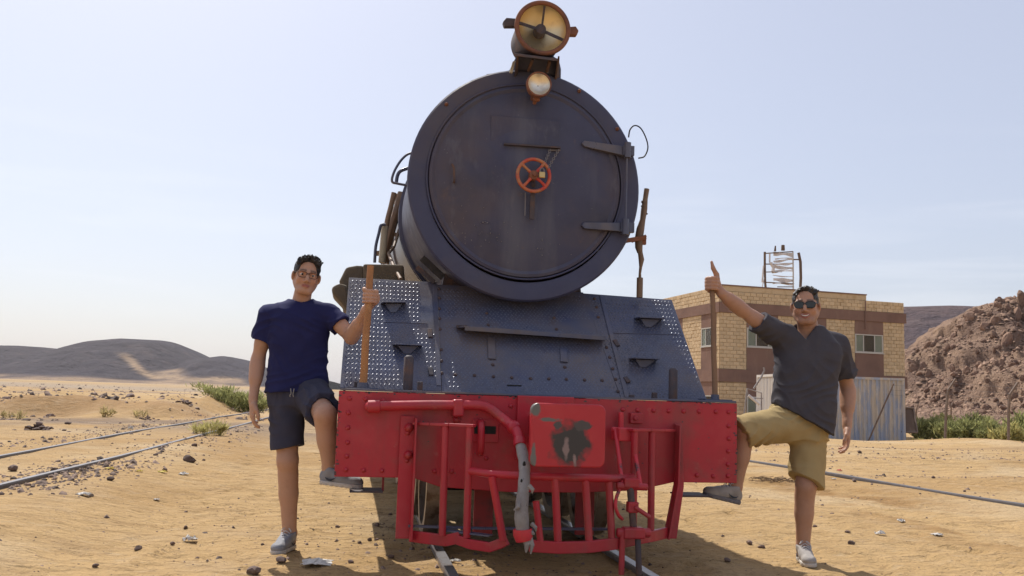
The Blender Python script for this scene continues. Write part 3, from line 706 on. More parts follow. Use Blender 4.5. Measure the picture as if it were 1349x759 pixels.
apR = sheet('apron_plate', ((sR, 0), (uR0, 0), (uR1, Lap-.03), (sR-.10, Lap-.01)), .0, loco)
apL['label'] = 'sunlit left apron plate with glinting raised tread'; apR['label'] = 'right apron plate with sunlit outer edge'
def studs(name, u0, u1, v0, v1, h, parent, keep, step=.0265, lift=.004):
    V, F = [], []
    nu, nv = int((u1-u0)/step), int((v1-v0)/(step*.78))
    for j in range(nv):
        for i in range(nu):
            u = u0 + (i+.5*(j % 2)+.5)*step + random.gauss(0, .0018); v = v0 + (j+.5)*step*.78 + random.gauss(0, .0018)
            if not keep(u, v): continue
            sgn = 1 if j % 2 else -1
            a = sgn*math.radians(52); c, s = math.cos(a), math.sin(a); l, w = .0115, .0046
            hh = h*random.uniform(.55, 1.15)*(.75+.35*vn(u*5, v*5, seed=4)); a += random.gauss(0, .07); c, s = math.cos(a), math.sin(a)
            b = len(V)
            for x, y, z in ((-l, 0, 0), (0, -w, 0), (l, 0, 0), (0, w, 0), (-l*.5, 0, hh), (l*.5, 0, hh)):
                p = AB + Vector((1, 0, 0))*(u+x*c-y*s) + AV*(v+x*s+y*c) + AN*(lift+z); V.append(tuple(p))
            F += [(b, b+1, b+4), (b+1, b+5, b+4), (b+1, b+2, b+5), (b+2, b+3, b+5), (b+3, b+4, b+5), (b+3, b, b+4)]
    mb = MB(); mb.v, mb.f = V, F
    return part(name, mb, M['tread'], parent, kind='stuff')
studs('tread_studs', uL0+.012, sL-.02, .008, Lap+.012, .0036, apL, lambda u, v: u > uL0+.02 and not (-.73 < u < -.60 and v > .5 and u > sL-.12-0*v), lift=.004)
studs('tread_studs', sL+.03, sR-.02, .012, Lap-.02, .0034, apron, lambda u, v: u < sR-.02-.10*v/Lap and random.random() < .93 and not (v > .6 and vn(u*2.2, v*2.2, seed=9) > .15), lift=0)
studs('tread_studs', sR-.09, uR0-.012, .008, Lap-.04, .0048, apR, lambda u, v: u > sR+.02-.10*v/Lap and u < uR0-.012-.02*v/Lap, lift=0)
rvd = rivet_mesh('rivet', .0125, .012, M['rusty'])
qa = AN.to_track_quat('-Y', 'Z').to_matrix()
for px, py in [(578, 381), (578.5, 393), (578.5, 407), (579, 420), (579.5, 434), (581, 461), (581.5, 476), (582, 492)]: inst('rivet', rvd, apron, ap(px, py, .001), qa)
for px, py in [(600, 494), (625, 495), (650, 496.5), (674, 498), (699, 499), (723, 499.5), (746, 500), (770, 501), (793, 501.5), (641, 413), (643, 428.5), (730, 419), (733, 434), (649, 481), (744, 484),
               (783, 394), (786, 405), (788, 418), (799, 458), (803, 471), (807, 486), (811, 500), (814, 516)]: inst('rivet', rvd, apron, ap(px, py, .001), qa)
# seam strips and hinges
def strip(name, a, b, w, t, parent, m=M['steel']):
    return part(name, MB().bar(a, b, w, t, AN), m, parent, bevel=.0015)
strip('seam_strip', ap(573, 376, .006), ap(578, 509, .006), .03, .006, apL)
strip('seam_strip', ap(792, 390, .004), ap(826, 524, .004), .03, .006, apR)
strip('seam_strip', ap(505, 425, .006), ap(563, 427, .006), .006, .004, apL)
strip('seam_strip', ap(808, 439, .003), ap(893, 441, .003), .006, .004, apR)
for (a, b, pr) in ((ap(809, 449, .008), ap(814, 457, .008), apR), (ap(823, 498, .008), ap(828, 505, .008), apR), (ap(566, 435, .01), ap(567, 446, .01), apL), (ap(567, 486, .01), ap(568, 496, .01), apL)):
    part('latch', MB().bar(a, b, .03, .014, AN), M['rusty'], pr, bevel=.003)
for (a, b) in ((ap(647, 446, .006), ap(648, 474, .006)), (ap(742, 460, .006), ap(743, 478, .006))):
    part('lug_plate', MB().bar(a, b, .05, .012, AN), M['steel'], apron, bevel=.003)
part('drain_slot', MB().bar(ap(668, 508, .002), ap(687, 508.5, .002), .007, .006, AN), M['dark'], apron)
# small steps: a thin tread on a bent bracket
def step_bracket(px0, px1, py, pyr, parent, depth=.105):
    a, b = ap(px0, py), ap(px1, pyr); top = (a+b)/2; w = (b-a).length
    fwd = Vector((0, -1, 0)); up = Vector((0, 0, 1))
    x = (b-a).normalized()
    st = part('step', MB().prism([a - fwd*.01, b - fwd*.01, b+fwd*depth-x*.012, a+fwd*depth+x*.012], up*.007), M['steel'], parent, bevel=.0015)
    c = top - up*.004
    g = [c - x*w*.34, c + x*w*.34, c + x*w*.34 + fwd*depth*.6, c - x*w*.34 + fwd*depth*.6]
    d = ap((px0+px1)/2, py+11)
    lo = [d - x*w*.10 , d + x*w*.10]
    mb = MB(); mb.add([g[0], g[1], g[2], g[3], lo[0], lo[1], lo[1]+fwd*.012, lo[0]+fwd*.012], [(0, 1, 2, 3), (3, 2, 6, 7), (0, 4, 5, 1), (0, 3, 7, 4), (1, 5, 6, 2), (4, 7, 6, 5)])
    part('gusset', mb, M['steel'], st)
step_bracket(501, 535, 400.5, 400.5, apL); step_bracket(517, 556, 455, 456.5, apL)
step_bracket(835, 872, 420, 421.5, apR); step_bracket(828, 865, 473, 474.5, apR)
# the long step across the middle
a, b = ap(601, 432.5), ap(797, 446); fwd = Vector((0, -1, 0))
lst = part('long_step', MB().prism([a+Vector((0, .02, 0)), b+Vector((0, .02, 0)), b+fwd*.115+Vector((-.03, 0, 0)), a+fwd*.115+Vector((.04, 0, 0))], (0, 0, .012)), M['steel'], loco, bevel=.003)
part('step_lip', MB().bar(a+fwd*.112+Vector((.045, 0, -.006)), b+fwd*.112+Vector((-.035, 0, -.006)), .03, .012, (0, -1, 0)), M['steel'], lst, bevel=.002)
part('step_bracket', MB().bar(a+fwd*.01+Vector((.0, -.01, .01)), a+Vector((.07, -.02, .012)), .03, .02, (0, 0, 1)), M['rusty'], lst)
# stub posts and lugs standing on the ledge
for (px, pb, pt, r) in ((537, 512, 468, .030), (886.5, 526, 485, .029)):
    p = at(px, pb, .30); q = at(px-.5, pt, .30)
    part('stub_post', MB().lathe((p.x, p.y, 1.016), (0, 0, 1), [(0, r), (q.z-1.03, r), (q.z-1.016, r*.5)], 14), M['rusty'], loco, smooth=50)
for (px, pb, pt) in ((553, 513, 503), (862, 526, 517), (832, 525, 520), (470, 508, 503)):
    p = at(px, pb, .25); q = at(px, pt, .25)
    part('lug', MB().span((p.x-.016, .235, 1.015), (p.x+.016, .265, q.z)), M['rusty'], loco, bevel=.004)
# flag poles either end of the ledge
for (b_, t_, y, r, m, lab) in (((478, 508.5), (488.5, 350), .16, .0235, M['pole'], 'orange brown pole held by the man in navy'), ((942, 527), (938.5, 374), .15, .0178, M['pole2'], 'dark brown pole under the raised fist')):
    p, q = at(*b_, y), at(*t_, y); p.z = 1.016
    pts = [p.lerp(q, t) for t in np.linspace(0, 1, 12)]
    for k, c in enumerate(pts): c.x += .0018*math.sin(k*1.1); c.y += .002*math.sin(k*1.3)
    ps = part('grab_pole', MB().tube(pts, [r*(1-.12*k/11) for k in range(12)], 12), m, loco, smooth=50, label=lab)
    part('pole_foot', MB().span((p.x-.09, y-.06, 1.017), (p.x+.09, y+.06, 1.026)).lathe((p.x, y, 1.02), (0, 0, 1), [(0, r*1.5), (.035, r*1.4)], 12), M['steel'], ps)
# apron cheeks and running boards
part('cheek_plate', MB().prism([(-1.185, .46, 1.0), (-1.185, 1.13, 1.77), (-1.185, 1.13, 1.0)], (.012, 0, 0)), M['steel'], loco)
part('cheek_plate', MB().prism([(1.160, .47, 1.0), (1.150, 1.13, 1.73), (1.160, 1.13, 1.0)], (.012, 0, 0)), M['steel'], loco)
for s in (-1, 1): part('running_board', MB().span((s*.62, 1.16, 1.15), (s*1.14, 8.6, 1.18)).span((s*1.10, 1.16, 1.05), (s*1.14, 8.6, 1.152)), M['boiler'], loco)

# --- smokebox and boiler
BZ, BR, BY = 2.490, .832, .85
part('smokebox', MB().lathe((0, BY, BZ), (0, 1, 0), [(.004, .70), (0, .715), (0, BR-.012), (.012, BR), (.07, BR), (.075, BR-.035), (1.35, BR-.035), (1.36, BR-.01), (1.40, BR-.01)], 96, cap0=False, cap1=False), M['smokebox'], loco, smooth=35)
boiler = part('boiler', MB().lathe((0, 2.24, BZ), (0, 1, 0), [(0, BR-.03), (6.4, BR+.03), (6.41, .2)], 72, cap0=False), M['boiler'], loco, smooth=35)
for y in (2.3, 3.3, 4.3, 5.3, 6.4, 7.5): part('boiler_band', MB().lathe((0, y, BZ), (0, 1, 0), [(0, .80), (.002, BR-.012+.009*(y-2.2)), (.05, BR-.012+.009*(y-2.2)), (.052, .80)], 72, False, False), M['steel'], boiler, smooth=35)
part('saddle', MB().prism([(-.62, 1.25, 1.02), (.62, 1.25, 1.02), (.50, 1.25, 1.95), (-.50, 1.25, 1.95)], (0, 1.0, 0)), M['rusty'], loco)
DZ, DR = 2.512, .678
door = part('smokebox_door', MB().lathe((0, BY+.02, DZ), (0, -1, 0), [(-.02, DR+.018), (.004, DR+.018), (.026, DR+.006), (.032, DR-.012), (.024, DR-.035), (.030, DR-.06), (.055, DR-.20), (.074, .25), (.080, 0)], 96, cap0=False), M['door'], loco, smooth=30)
part('door_rim', MB().tube([(math.cos(a)*(DR+.022), BY-.004, DZ+math.sin(a)*(DR+.022)) for a in np.linspace(0, 2*PI, 80, endpoint=False)], .007, 8, True), M['smokebox'], door, smooth=60)
part('door_patch', MB().span(at(647, 152, BY-.034), at(737, 193, BY-.045)), M['door'], door, bevel=.004)
part('door_ledge', MB().bar(at(664, 190, BY-.06), at(738, 195, BY-.06), .012, .035, (0, -1, 0)), M['rusty'], door)
for (pa, pb, lug) in (((770, 189), (829, 200), (827, 198)), ((770, 297), (836, 300), (824, 299))):
    a, b = at(*pa, BY-.055), at(*pb, BY-.045)
    hs = part('hinge_strap', MB().prism([a+Vector((0, 0, .022)), a+Vector((-.02, 0, 0)), a+Vector((0, 0, -.022)), b+Vector((0, 0, -.036)), b+Vector((0, 0, .036))], (0, .035, 0)), M['steel'], door, bevel=.004)
    c = at(*lug, BY-.07); part('hinge_lug', MB().cyl(c+Vector((0, 0, -.055)), c+Vector((0, 0, .055)), .024, n=12).span(c+Vector((-.03, .0, -.035)), c+Vector((.05, .09, .035))), M['steel'], hs, smooth=40)
part('hinge_pin', MB().cyl(at(826, 200, BY-.068), at(824, 296, BY-.068), .007, n=10), M['steel'], door, smooth=50)
part('door_handle', MB().tube(spline([at(596, 217, BY-.02), at(596, 217, BY-.07), at(598, 222, BY-.075), at(598.5, 238, BY-.075), at(598, 240, BY-.02)], 4), .008, 8), M['rusty'], door, smooth=60)
# hand wheel, locking lever, chain and padlock
hc = at(703, 231, BY-.16); hr = .113
hw = part('hand_wheel', MB().tube([hc+Vector((math.cos(a)*hr, 0, math.sin(a)*hr)) for a in np.linspace(0, 2*PI, 40, endpoint=False)], .0125, 10, True), M['wheel_red'], door, smooth=60)
part('wheel_hub', MB().lathe(hc+Vector((0, .14, 0)), (0, -1, 0), [(0, .02), (.115, .02), (.118, .034), (.155, .032), (.158, .014), (.18, .012)], 16), M['rust'], hw, smooth=40)
for k in range(4):
    a = PI/4+k*PI/2+.09; part('wheel_spoke', MB().tube([hc+Vector((math.cos(a)*.026, 0, math.sin(a)*.026)), hc+Vector((math.cos(a)*.07, -.004, math.sin(a)*.07)), hc+Vector((math.cos(a)*hr, 0, math.sin(a)*hr))], [.013, .0095, .013], 8), M['wheel_red'], hw, smooth=60)
part('locking_lever', MB().bar(at(702, 252, BY-.11), at(700.5, 289, BY-.10), .034, .018).cyl(at(703, 231, BY-.02), at(703, 245, BY-.12), .015), M['rusty'], door, bevel=.003)
part('locking_lever', MB().bar(at(692, 254, BY-.085), at(691.5, 284, BY-.085), .006, .006), M['chain'], door)
def chain_(pa, pb, n, parent, r=.011):
    for i in range(n):
        c = pa.lerp(pb, (i+.5)/n); d = (pb-pa).normalized(); sd = d.cross(Vector((0, -1, 0))).normalized() if i % 2 else Vector((0, -1, 0))
        pts = [c + d*math.cos(a)*r*1.15 + sd*math.sin(a)*r*.7 for a in np.linspace(0, 2*PI, 10, endpoint=False)]
        part('chain_link', MB().tube(pts, .0032, 5, True), M['chain'], parent, smooth=60)
chn = part('lock_chain', MB().tube([at(722, 198, BY-.06), at(738, 198, BY-.06)], .006, 6), M['chain'], door)
chain_(at(725, 197, BY-.07), at(717, 216, BY-.15), 9, chn); chain_(at(736, 197, BY-.07), at(722, 222, BY-.17), 11, chn)
pc = at(714, 230.5, BY-.20)
pl = part('padlock', MB().box(pc, (.042, .018, .042)), M['brass'], door, bevel=.005)
part('shackle', MB().tube(spline([pc+Vector((-.013, 0, .018)), pc+Vector((-.013, 0, .036)), pc+Vector((0, 0, .048)), pc+Vector((.013, 0, .036)), pc+Vector((.013, 0, .018))], 4), .004, 6), M['chain'], pl, smooth=60)
bl = rivet_mesh('bolt', .018, .03, M['rust'])
for px, py in [(588, 137.5), (763, 120), (813, 170), (828, 206)]: inst('bolt', bl, door, at(px, py, BY-.002), scale=(.8, .8, .8))
# scuffs of scraped paint and soot: flakes left on the door, thin raised chips
ch = MB()
for _ in range(60):
    px, py = random.gauss(634, 17), random.gauss(300, 13)
    if random.random() < .3: px, py = random.gauss(705, 22), random.gauss(322, 9)
    c = at(px, py, BY-.045); s = random.uniform(.0012, .0042)
    ch.box(c, (s*random.uniform(.5, 2), .012, s*random.uniform(.5, 2)), Matrix.Rotation(random.uniform(0, 3), 3, 'Y'))
part('paint_chips', ch, M['hose'], door, kind='stuff')

# --- headlight on its bracket, marker lamp, chimney
hl = Vector((.048, .66, 3.565)); HR = .186
lamp = part('headlight', MB().lathe(hl, (0, 1, 0), [(.0, HR-.012), (.0, HR), (.05, HR+.002), (.10, HR-.012), (.34, HR-.02), (.40, HR-.07), (.41, .03)], 48, cap0=False), M['rusty'], loco, smooth=35)
part('lamp_rim', MB().tube([hl+Vector((math.cos(a)*(HR-.002), .0, math.sin(a)*(HR-.002))) for a in np.linspace(0, 2*PI, 56, endpoint=False)], .017, 8, True), M['rust'], lamp, smooth=60)
part('reflector', MB().lathe(hl+Vector((0, .012, 0)), (0, 1, 0), [(0, HR-.014), (.035, .15), (.065, .11), (.088, .06), (.096, .02)], 48, False, False), M['amber'], lamp, smooth=60)
part('lens', MB().lathe(hl+Vector((0, .006, 0)), (0, 1, 0), [(-.008, .001), (-.004, .1), (.002, HR-.016), (.004, HR-.016), (.0, .1), (-.004, .001)], 48, False, False), M['glass'], lamp, smooth=60)
part('bulb_holder', MB().lathe(hl+Vector((-.006, .11, .004)), (0, -1, 0), [(0, .045), (.05, .042), (.085, .036), (.088, .02)], 20), M['rusty'], lamp, smooth=40)
for a in (1.5, 3.0, -.42):
    part('reflector_rib', MB().bar(hl+Vector((math.cos(a)*.03, .035, math.sin(a)*.03)), hl+Vector((math.cos(a)*.165, .012, math.sin(a)*.165)), .022 if a != 1.5 else .014, .006), M['rusty'], lamp)
for s in (-1, 1):
    a = hl+Vector((s*(HR-.01), .05, .02 if s > 0 else .045)); b = a+Vector((s*.085, 0, .012 if s > 0 else -.004))
    part('lamp_ear', MB().prism([a+Vector((0, 0, -.03)), b+Vector((0, 0, -.035)), b+Vector((s*.012, 0, 0)), b+Vector((-s*.01, 0, .03)), a+Vector((0, 0, .028))], (0, .05, 0)), M['rust'] if s > 0 else M['rusty'], lamp, bevel=.006)
br = part('lamp_bracket', MB().prism([at(677, 70, .60), at(734.5, 77, .60), at(734.5, 77, 1.02), at(677, 70, 1.02)], (0, 0, -.02)), M['rusty'], loco, bevel=.003)
for px in (681, 735): part('bracket_plate', MB().prism([at(px, 74, .66), at(px, 74, 1.04), (at(px, 74, 1.04).x, 1.04, BZ+.74), (at(px, 74, .8).x, .93, BZ+.74)], (.012, 0, 0)), M['rusty'], br)
part('bracket_back', MB().prism([at(679, 73, .80), at(733, 75, .80), at(738, 81, .82), at(740, 90, .85), (at(741, 104, .9).x, .93, BZ+.73), (at(676, 100, .9).x, .93, BZ+.76)], (0, .30, 0)), M['smokebox'], br, bevel=.02)
parts('bracket_rib', MB().bar(at(702, 78, .69), at(696, 93, .80), .018, .02).bar(at(724, 81, .69), at(720, 95, .80), .018, .02), M['rusty'], br)
part('bracket_foot', MB().prism([at(641, 98, 1.0), at(676, 92, 1.0), at(676, 98, 1.0), at(641, 104, 1.0)], (0, .35, 0)), M['brownmetal'], br)
part('bracket_flag', MB().prism([at(675.5, 81, .8), at(679.5, 80, .8), at(675, 96, .8), at(671.5, 95, .8)], (0, .02, 0)), M['paleiron'], br)
cq = at(711, 79, 1.5)
part('chimney', MB().lathe((cq.x, 1.5, BZ+.72), (0, 0, 1), [(0, .20), (.08, .16), (.12, .14), (cq.z-BZ-.72, .135)], 36), M['smokebox'], loco, smooth=40)
ml = at(710.5, 110.5, .66)
mk = part('marker_lamp', MB().lathe(ml, (0, 1, 0), [(0, .078), (0, .088), (.03, .090), (.10, .07), (.12, .03)], 32, cap0=False), M['rust'], loco, smooth=40)
part('reflector', MB().lathe(ml+Vector((0, .008, 0)), (0, 1, 0), [(0, .078), (.02, .060), (.034, .03), (.038, .004)], 32, False, False), M['silver'], mk, smooth=60)
part('lens', MB().lathe(ml, (0, 1, 0), [(-.010, .001), (-.006, .04), (.004, .08), (.007, .08), (-.002, .04), (-.005, .001)], 32, False, False), M['glass'], mk, smooth=60)
part('lamp_stem', MB().cyl(at(706, 124, .70), at(704, 136, .78), .014).ball(at(707, 131, .74), (.026, .02, .018)).cyl(ml+Vector((0, .09, 0)), ml+Vector((-.01, .2, -.06)), .02), M['rust'], mk, smooth=50)

# --- wires, stays and the burst pipe beside the smokebox
part('wire_loop', MB().tube(spline([at(*p, .98) for p in ((828, 181), (830, 171), (836, 165.5), (844, 169), (851, 182), (853.5, 195), (849, 206), (841, 208.5))], 5), .0055, 6), M['black'], loco, smooth=60)
part('hand_rail', MB().tube(spline([at(*p, 1.05) for p in ((545, 201), (536, 204), (527, 213), (519, 227), (516.5, 239), (524, 242), (541, 245))], 5), .009, 8), M['steel'], loco, smooth=60)
part('hand_rail', MB().tube(spline([at(*p, 1.15) for p in ((545, 221), (535, 222.5), (527, 226), (523.5, 232), (522, 241))], 5), .013, 8), M['steel'], loco, smooth=60)
bp = part('burst_pipe', MB().tube([at(*p, 1.02) for p in ((852, 249), (850, 262), (848.5, 276), (846.5, 290), (843.5, 302), (841.5, 314), (841.5, 326), (843, 333))], [.020, .019, .024, .021, .030, .031, .028, .02], 9), M['brownmetal'], loco, smooth=45)
part('pipe_stem', MB().tube([at(*p, 1.02) for p in ((843, 330), (845, 342), (844, 352), (843, 360), (843, 368))], [.018, .022, .012, .010, .012], 8).cyl(at(843, 366, 1.02), at(842.5, 392, 1.02), .023), M['brownmetal'], bp, smooth=45)
part('pipe_clamp', MB().bar(at(814, 319, .95), at(850, 313, 1.0), .03, .03).tube([at(832, 318, .98), at(841, 315, .98), at(851, 311, .98)], .012, 6).box(at(848, 318, 1.02), (.03, .03, .05)), M['rust'], bp)
rg = MB()
for _ in range(34):
    t = random.random(); c = at(851.5-9*t+random.gauss(0, 1.2), 250+66*t, 1.02); rg.box(c, [random.uniform(.008, .022) for _ in range(3)], Matrix.Rotation(random.uniform(0, 3), 3, 'Y'))
part('burst_fragments', rg, M['rusty'], bp, kind='stuff')
part('stay_bar', MB().bar(at(556, 340, 1.0), at(584, 366, 1.0), .045, .03), M['black'], loco)
part('stay_bar', MB().bar(at(549, 352, 1.1), at(572, 372, 1.1), .03, .03), M['rusty'], loco)
# feed pipes and frames leaning along the left flank
Y2 = 2.6
fr = part('pump_frame', MB().tube(spline([at(*p, Y2) for p in ((530, 254), (524, 275), (516, 300), (510, 325), (507, 347))], 5), .040, 8), M['brownmetal'], loco, smooth=45)
part('frame_cap', MB().prism([at(519, 254, Y2), at(536, 257, Y2), at(530, 283, Y2), at(522, 272, Y2)], (0, .2, 0)), M['brownmetal'], fr, bevel=.01)
part('feed_pipe', MB().tube(spline([at(*p, Y2-.1) for p in ((519, 254), (515, 272), (510, 292), (506, 320), (504, 347))], 5), [.022]*16+[.026]*5, 8), M['brownmetal'], fr, smooth=50)
part('feed_pipe', MB().tube([at(507, 298, Y2-.2), at(505, 322, Y2-.2), at(503, 346, Y2-.2)], .030, 8), M['paleiron'], fr, smooth=50)
part('feed_pipe', MB().tube(spline([at(*p, Y2-.25) for p in ((508, 296), (502, 297), (499, 308), (495, 325), (493.5, 346))], 5), .013, 8), M['steel'], fr, smooth=50)
parts('frame_rung', MB().bar(at(519, 286, Y2), at(529, 288, Y2), .05, .05).bar(at(515, 307, Y2), at(523, 310, Y2), .03, .03).bar(at(495, 334, Y2), at(514, 333, Y2), .04, .04), M['brownmetal'], fr)
part('feed_pipe', MB().tube([at(527, 300, Y2), at(519, 325, Y2-.2), at(512, 334, Y2-.3), at(519, 352, Y2-.6), at(528, 368, 1.4)], .014, 8), M['brownmetal'], fr, smooth=50)
# sheeted box on the running board
Y3 = 1.75
cv = MB().prism([at(*p, Y3) for p in ((456, 352), (470, 349.5), (480, 350), (482, 400), (452, 410), (447, 370))], (0, .5, 0)).prism([at(*p, Y3-.05) for p in ((478, 347.5), (532, 348.5), (536, 400), (480, 400))], (0, .7, 0)).prism([at(*p, Y3-.2) for p in ((437, 378), (447, 373), (458, 376), (462, 420), (450, 400), (437, 386))], (0, .4, 0))
part('sheeted_box', cv, M['canvas'], loco, bevel=.02)

# --- plumbing on the front: train pipe and hose
pts = [at(487, 536, -.075)+Vector((0, .06, 0))] + [at(*p, -.075) for p in ((489, 536), (510, 535), (560, 534), (602, 534), (632, 534.5), (645, 539))] + [at(657, 547.5, -.09), at(668, 556, -.12), at(677, 564, -.17), at(682, 572, -.21), at(685, 584, -.26)]
tp = part('train_pipe', MB().tube(spline(pts, 5), .0285, 14), M['red'], loco, smooth=60)
parts('pipe_end', MB().tube([at(484, 536, -.075), at(485, 536, -.075), at(500, 535.5, -.075), at(501, 535.5, -.075)], [.02, .037, .037, .03], 14).tube([at(684, 578, -.24), at(684.3, 581, -.25), at(685, 588, -.275)], [.03, .036, .036], 14), M['red'], tp, smooth=50)
part('pipe_clamp', MB().bar(at(602.5, 526, -.04), at(602.5, 549, -.04), .062, .13), M['red'], tp, bevel=.012)
inst('bolt', bolt_me, tp, at(602, 553, -.012), scale=(.9, .9, .9))
part('pipe_elbow', MB().ball(at(676.5, 563, -.165), .040, nu=16, nv=10), M['red'], tp, smooth=60)
hp = [at(685, 582, -.255), at(687, 592, -.29), at(690, 606, -.36), at(691, 622, -.43), at(690, 640, -.49), at(688, 660, -.53), at(687, 680, -.55), at(689, 700, -.55)]
hs = part('brake_hose', MB().tube(spline(hp, 6), [.031+.0010*math.sin(i*.9)+.006*sst(26, 38, i) for i in range(43)], 14), M['hose'], loco, smooth=50)
part('hose_end', MB().tube([at(688.5, 697, -.55), at(689, 704, -.55), at(690.5, 712, -.55)], [.05, .052, .044], 12), M['red_worn'], hs, smooth=50)
rgm = MB()
for (p, q, w) in (((697, 706), (699, 730), .03), ((694, 700), (704, 704), .03), ((690, 706), (693, 728), .04), ((697, 640), (701, 650), .025), ((683, 664), (677, 672), .03), ((700, 690), (706, 700), .025)):
    a, b = at(*p, -.56), at(*q, -.57); rgm.tube([a, a.lerp(b, .5)+Vector((.01, -.01, 0)), b], [w*.5, w*.42, w*.12], 6)
parts('torn_canvas', rgm, M['hose'], hs)
parts('hose_hole', MB().ball(at(690.5, 613, -.43), (.009, .010, .022)).ball(at(687, 634, -.50), (.006, .010, .012)), M['dark'], hs)
# draw hook left of the plate
part('safety_hook', MB().tube(spline([at(634, 560, -.02), at(634, 556, -.06), at(634, 562, -.10), at(634, 580, -.11), at(633.5, 594, -.10), at(633, 597, -.06)], 5), .020, 10), M['red'], loco, smooth=60)
# buffer plate with its shank
pa, pb = at(700.5, 530.5, -.60), at(797, 617, -.60); cx, cz = (pa.x+pb.x)/2, (pa.z+pb.z)/2; hw_, hh_ = (pb.x-pa.x)/2, (pa.z-pb.z)/2
def rrect(cx, cz, hw, hh, r, y, n=6):
    P = []
    for (sx, sz, a0) in ((1, 1, 0), (-1, 1, PI/2), (-1, -1, PI), (1, -1, 1.5*PI)):
        for k in range(n+1): a = a0+k*PI/2/n; P.append((cx+sx*(hw-r)+r*math.cos(a), y, cz+sz*(hh-r)+r*math.sin(a)))
    return P
bpm = mat('worn_buffer_plate', (.45, .02, .03), .42, layers=[((.50, .05, .05), 4, .5, .7, .5)], bump=[(30, .2, .004), (5, .3, .012)])
def blotches(m, spots):
    "bare grey metal where the paint is gone: ragged patches at fixed places on the plate"
    N, L = m.node_tree.nodes, m.node_tree.links; b = N['Principled BSDF']; cur = b.inputs['Base Color'].links[0].from_socket
    tc = N.new('ShaderNodeTexCoord'); nz = N.new('ShaderNodeTexNoise'); nz.inputs['Scale'].default_value = 16; nz.inputs['Detail'].default_value = 7; L.new(tc.outputs['Object'], nz.inputs['Vector'])
    for (c, rx, rz, col, soft, amp) in spots:
        mp = N.new('ShaderNodeMapping'); mp.vector_type = 'TEXTURE'; mp.inputs['Location'].default_value = c; mp.inputs['Scale'].default_value = (rx, 10, rz); L.new(tc.outputs['Object'], mp.inputs['Vector'])
        ln = N.new('ShaderNodeVectorMath'); ln.operation = 'LENGTH'; L.new(mp.outputs[0], ln.inputs[0])
        ma = N.new('ShaderNodeMath'); ma.operation = 'MULTIPLY_ADD'; L.new(nz.outputs['Fac'], ma.inputs[0]); ma.inputs[1].default_value = amp; L.new(ln.outputs['Value'], ma.inputs[2])
        mr = N.new('ShaderNodeMapRange'); mr.inputs['From Min'].default_value = 1+amp*.5+soft; mr.inputs['From Max'].default_value = 1+amp*.5-soft; L.new(ma.outputs[0], mr.inputs['Value'])
        mx = N.new('ShaderNodeMix'); mx.data_type = 'RGBA'; L.new(mr.outputs[0], mx.inputs['Factor']); L.new(cur, mx.inputs['A']); mx.inputs['B'].default_value = (*col, 1); cur = mx.outputs['Result']
    L.new(cur, b.inputs['Base Color'])
q = lambda px, py: tuple(at(px, py, -.60))
blotches(bpm, [(q(751, 586), .098, .108, (.038, .034, .034), .16, 1.3), (q(746, 594), .010, .045, (.24, .17, .16), .4, 5.0), (q(757, 606), .009, .025, (.26, .18, .17), .4, 5.0), (q(705, 541), .026, .042, (.13, .13, .12), .2, 2.2), (q(722, 553), .062, .012, (.13, .13, .12), .2, 2.6), (q(703, 602), .014, .07, (.14, .135, .125), .2, 2.4), (q(768, 560), .04, .022, (.07, .06, .06), .2, 3.0), (q(735, 560), .022, .022, (.07, .06, .06), .2, 3.0)])
bp_ = part('buffer_plate', MB().prism(rrect(cx, cz, hw_, hh_, .04, -.60), (0, .05, 0)), bpm, loco, bevel=.008)
part('plate_shank', MB().span((cx-.10, -.56, cz-.08), (cx+.10, -.002, cz+.09)).span((cx-.17, -.03, cz-.17), (cx+.17, -.002, cz+.20)), M['red'], bp_, bevel=.006)
# --- pilot of vertical bars
def pbow(x): return -.03 - .42*(1-min(1, abs(x)/.80)**1.5)
P_ = M['red']
for s in (-1, 1):
    x = s*.808
    top = .872; yb = -.075
    mbx = MB().bar((x, -.016, top), (x-s*.0, -.035, .19), .082, .014).bar((x-s*.042, -.065, top-.01), (x-s*.044, -.082, .19), .012, .09)
    if s > 0: mbx = MB().prism([(.795, -.03, .872), (.838, -.03, .872), (.850, -.04, .53), (.848, -.045, .50), (.800, -.06, .20), (.718, -.06, .20), (.782, -.045, .50), (.795, -.04, .54)], (0, .014, 0)).prism([(.795, -.028, .865), (.795, -.105, .862), (.783, -.115, .52), (.722, -.13, .205), (.722, -.058, .205), (.783, -.045, .50)], (.011, 0, 0))
    post = part('pilot_post', mbx, P_, loco, bevel=.003)
    # upper rail, curved between the outer post and the inner bars
    up_pts = [(s*.77, -.05, .832), (s*.68, -.11, .833), (s*.58, -.17, .834), (s*.45, -.235, .834)]
    mbu = MB()
    for a, b in zip(up_pts[:-1], up_pts[1:]): mbu.bar(a, b, .052, .016, (0, 0, 1))
    part('pilot_rail', mbu, P_, loco, bevel=.003)
    for xx, yy in ((.605, -.155), (.478, -.222)):
        part('pilot_bar', MB().cyl((s*xx, yy, .832), (s*(xx-.005), yy-.02, .23), .0205, n=14), P_, loco, smooth=50)
for k, (p, q2) in enumerate((((648, 628), (663, 712)), ((731, 631), (735, 714)), ((771, 631), (776, 713)), ((802, 633), (806, 710)), ((706, 660), (712, 714)))):
    yy = (-.37, -.42, -.41, -.37, -.42)[k]
    part('pilot_bar', MB().cyl(at(*p, yy), at(*q2, yy-.015), .021 if k < 4 else .018, n=14), P_, loco, smooth=50)
mid = spline([(-.478, -.222, .588), (-.37, -.34, .582), (-.2, -.405, .580), (.0, -.42, .578), (.2, -.405, .575), (.34, -.35, .570), (.478, -.222, .568)], 6)
part('pilot_rail', MB().tube(mid, .0225, 12), P_, loco, smooth=60)
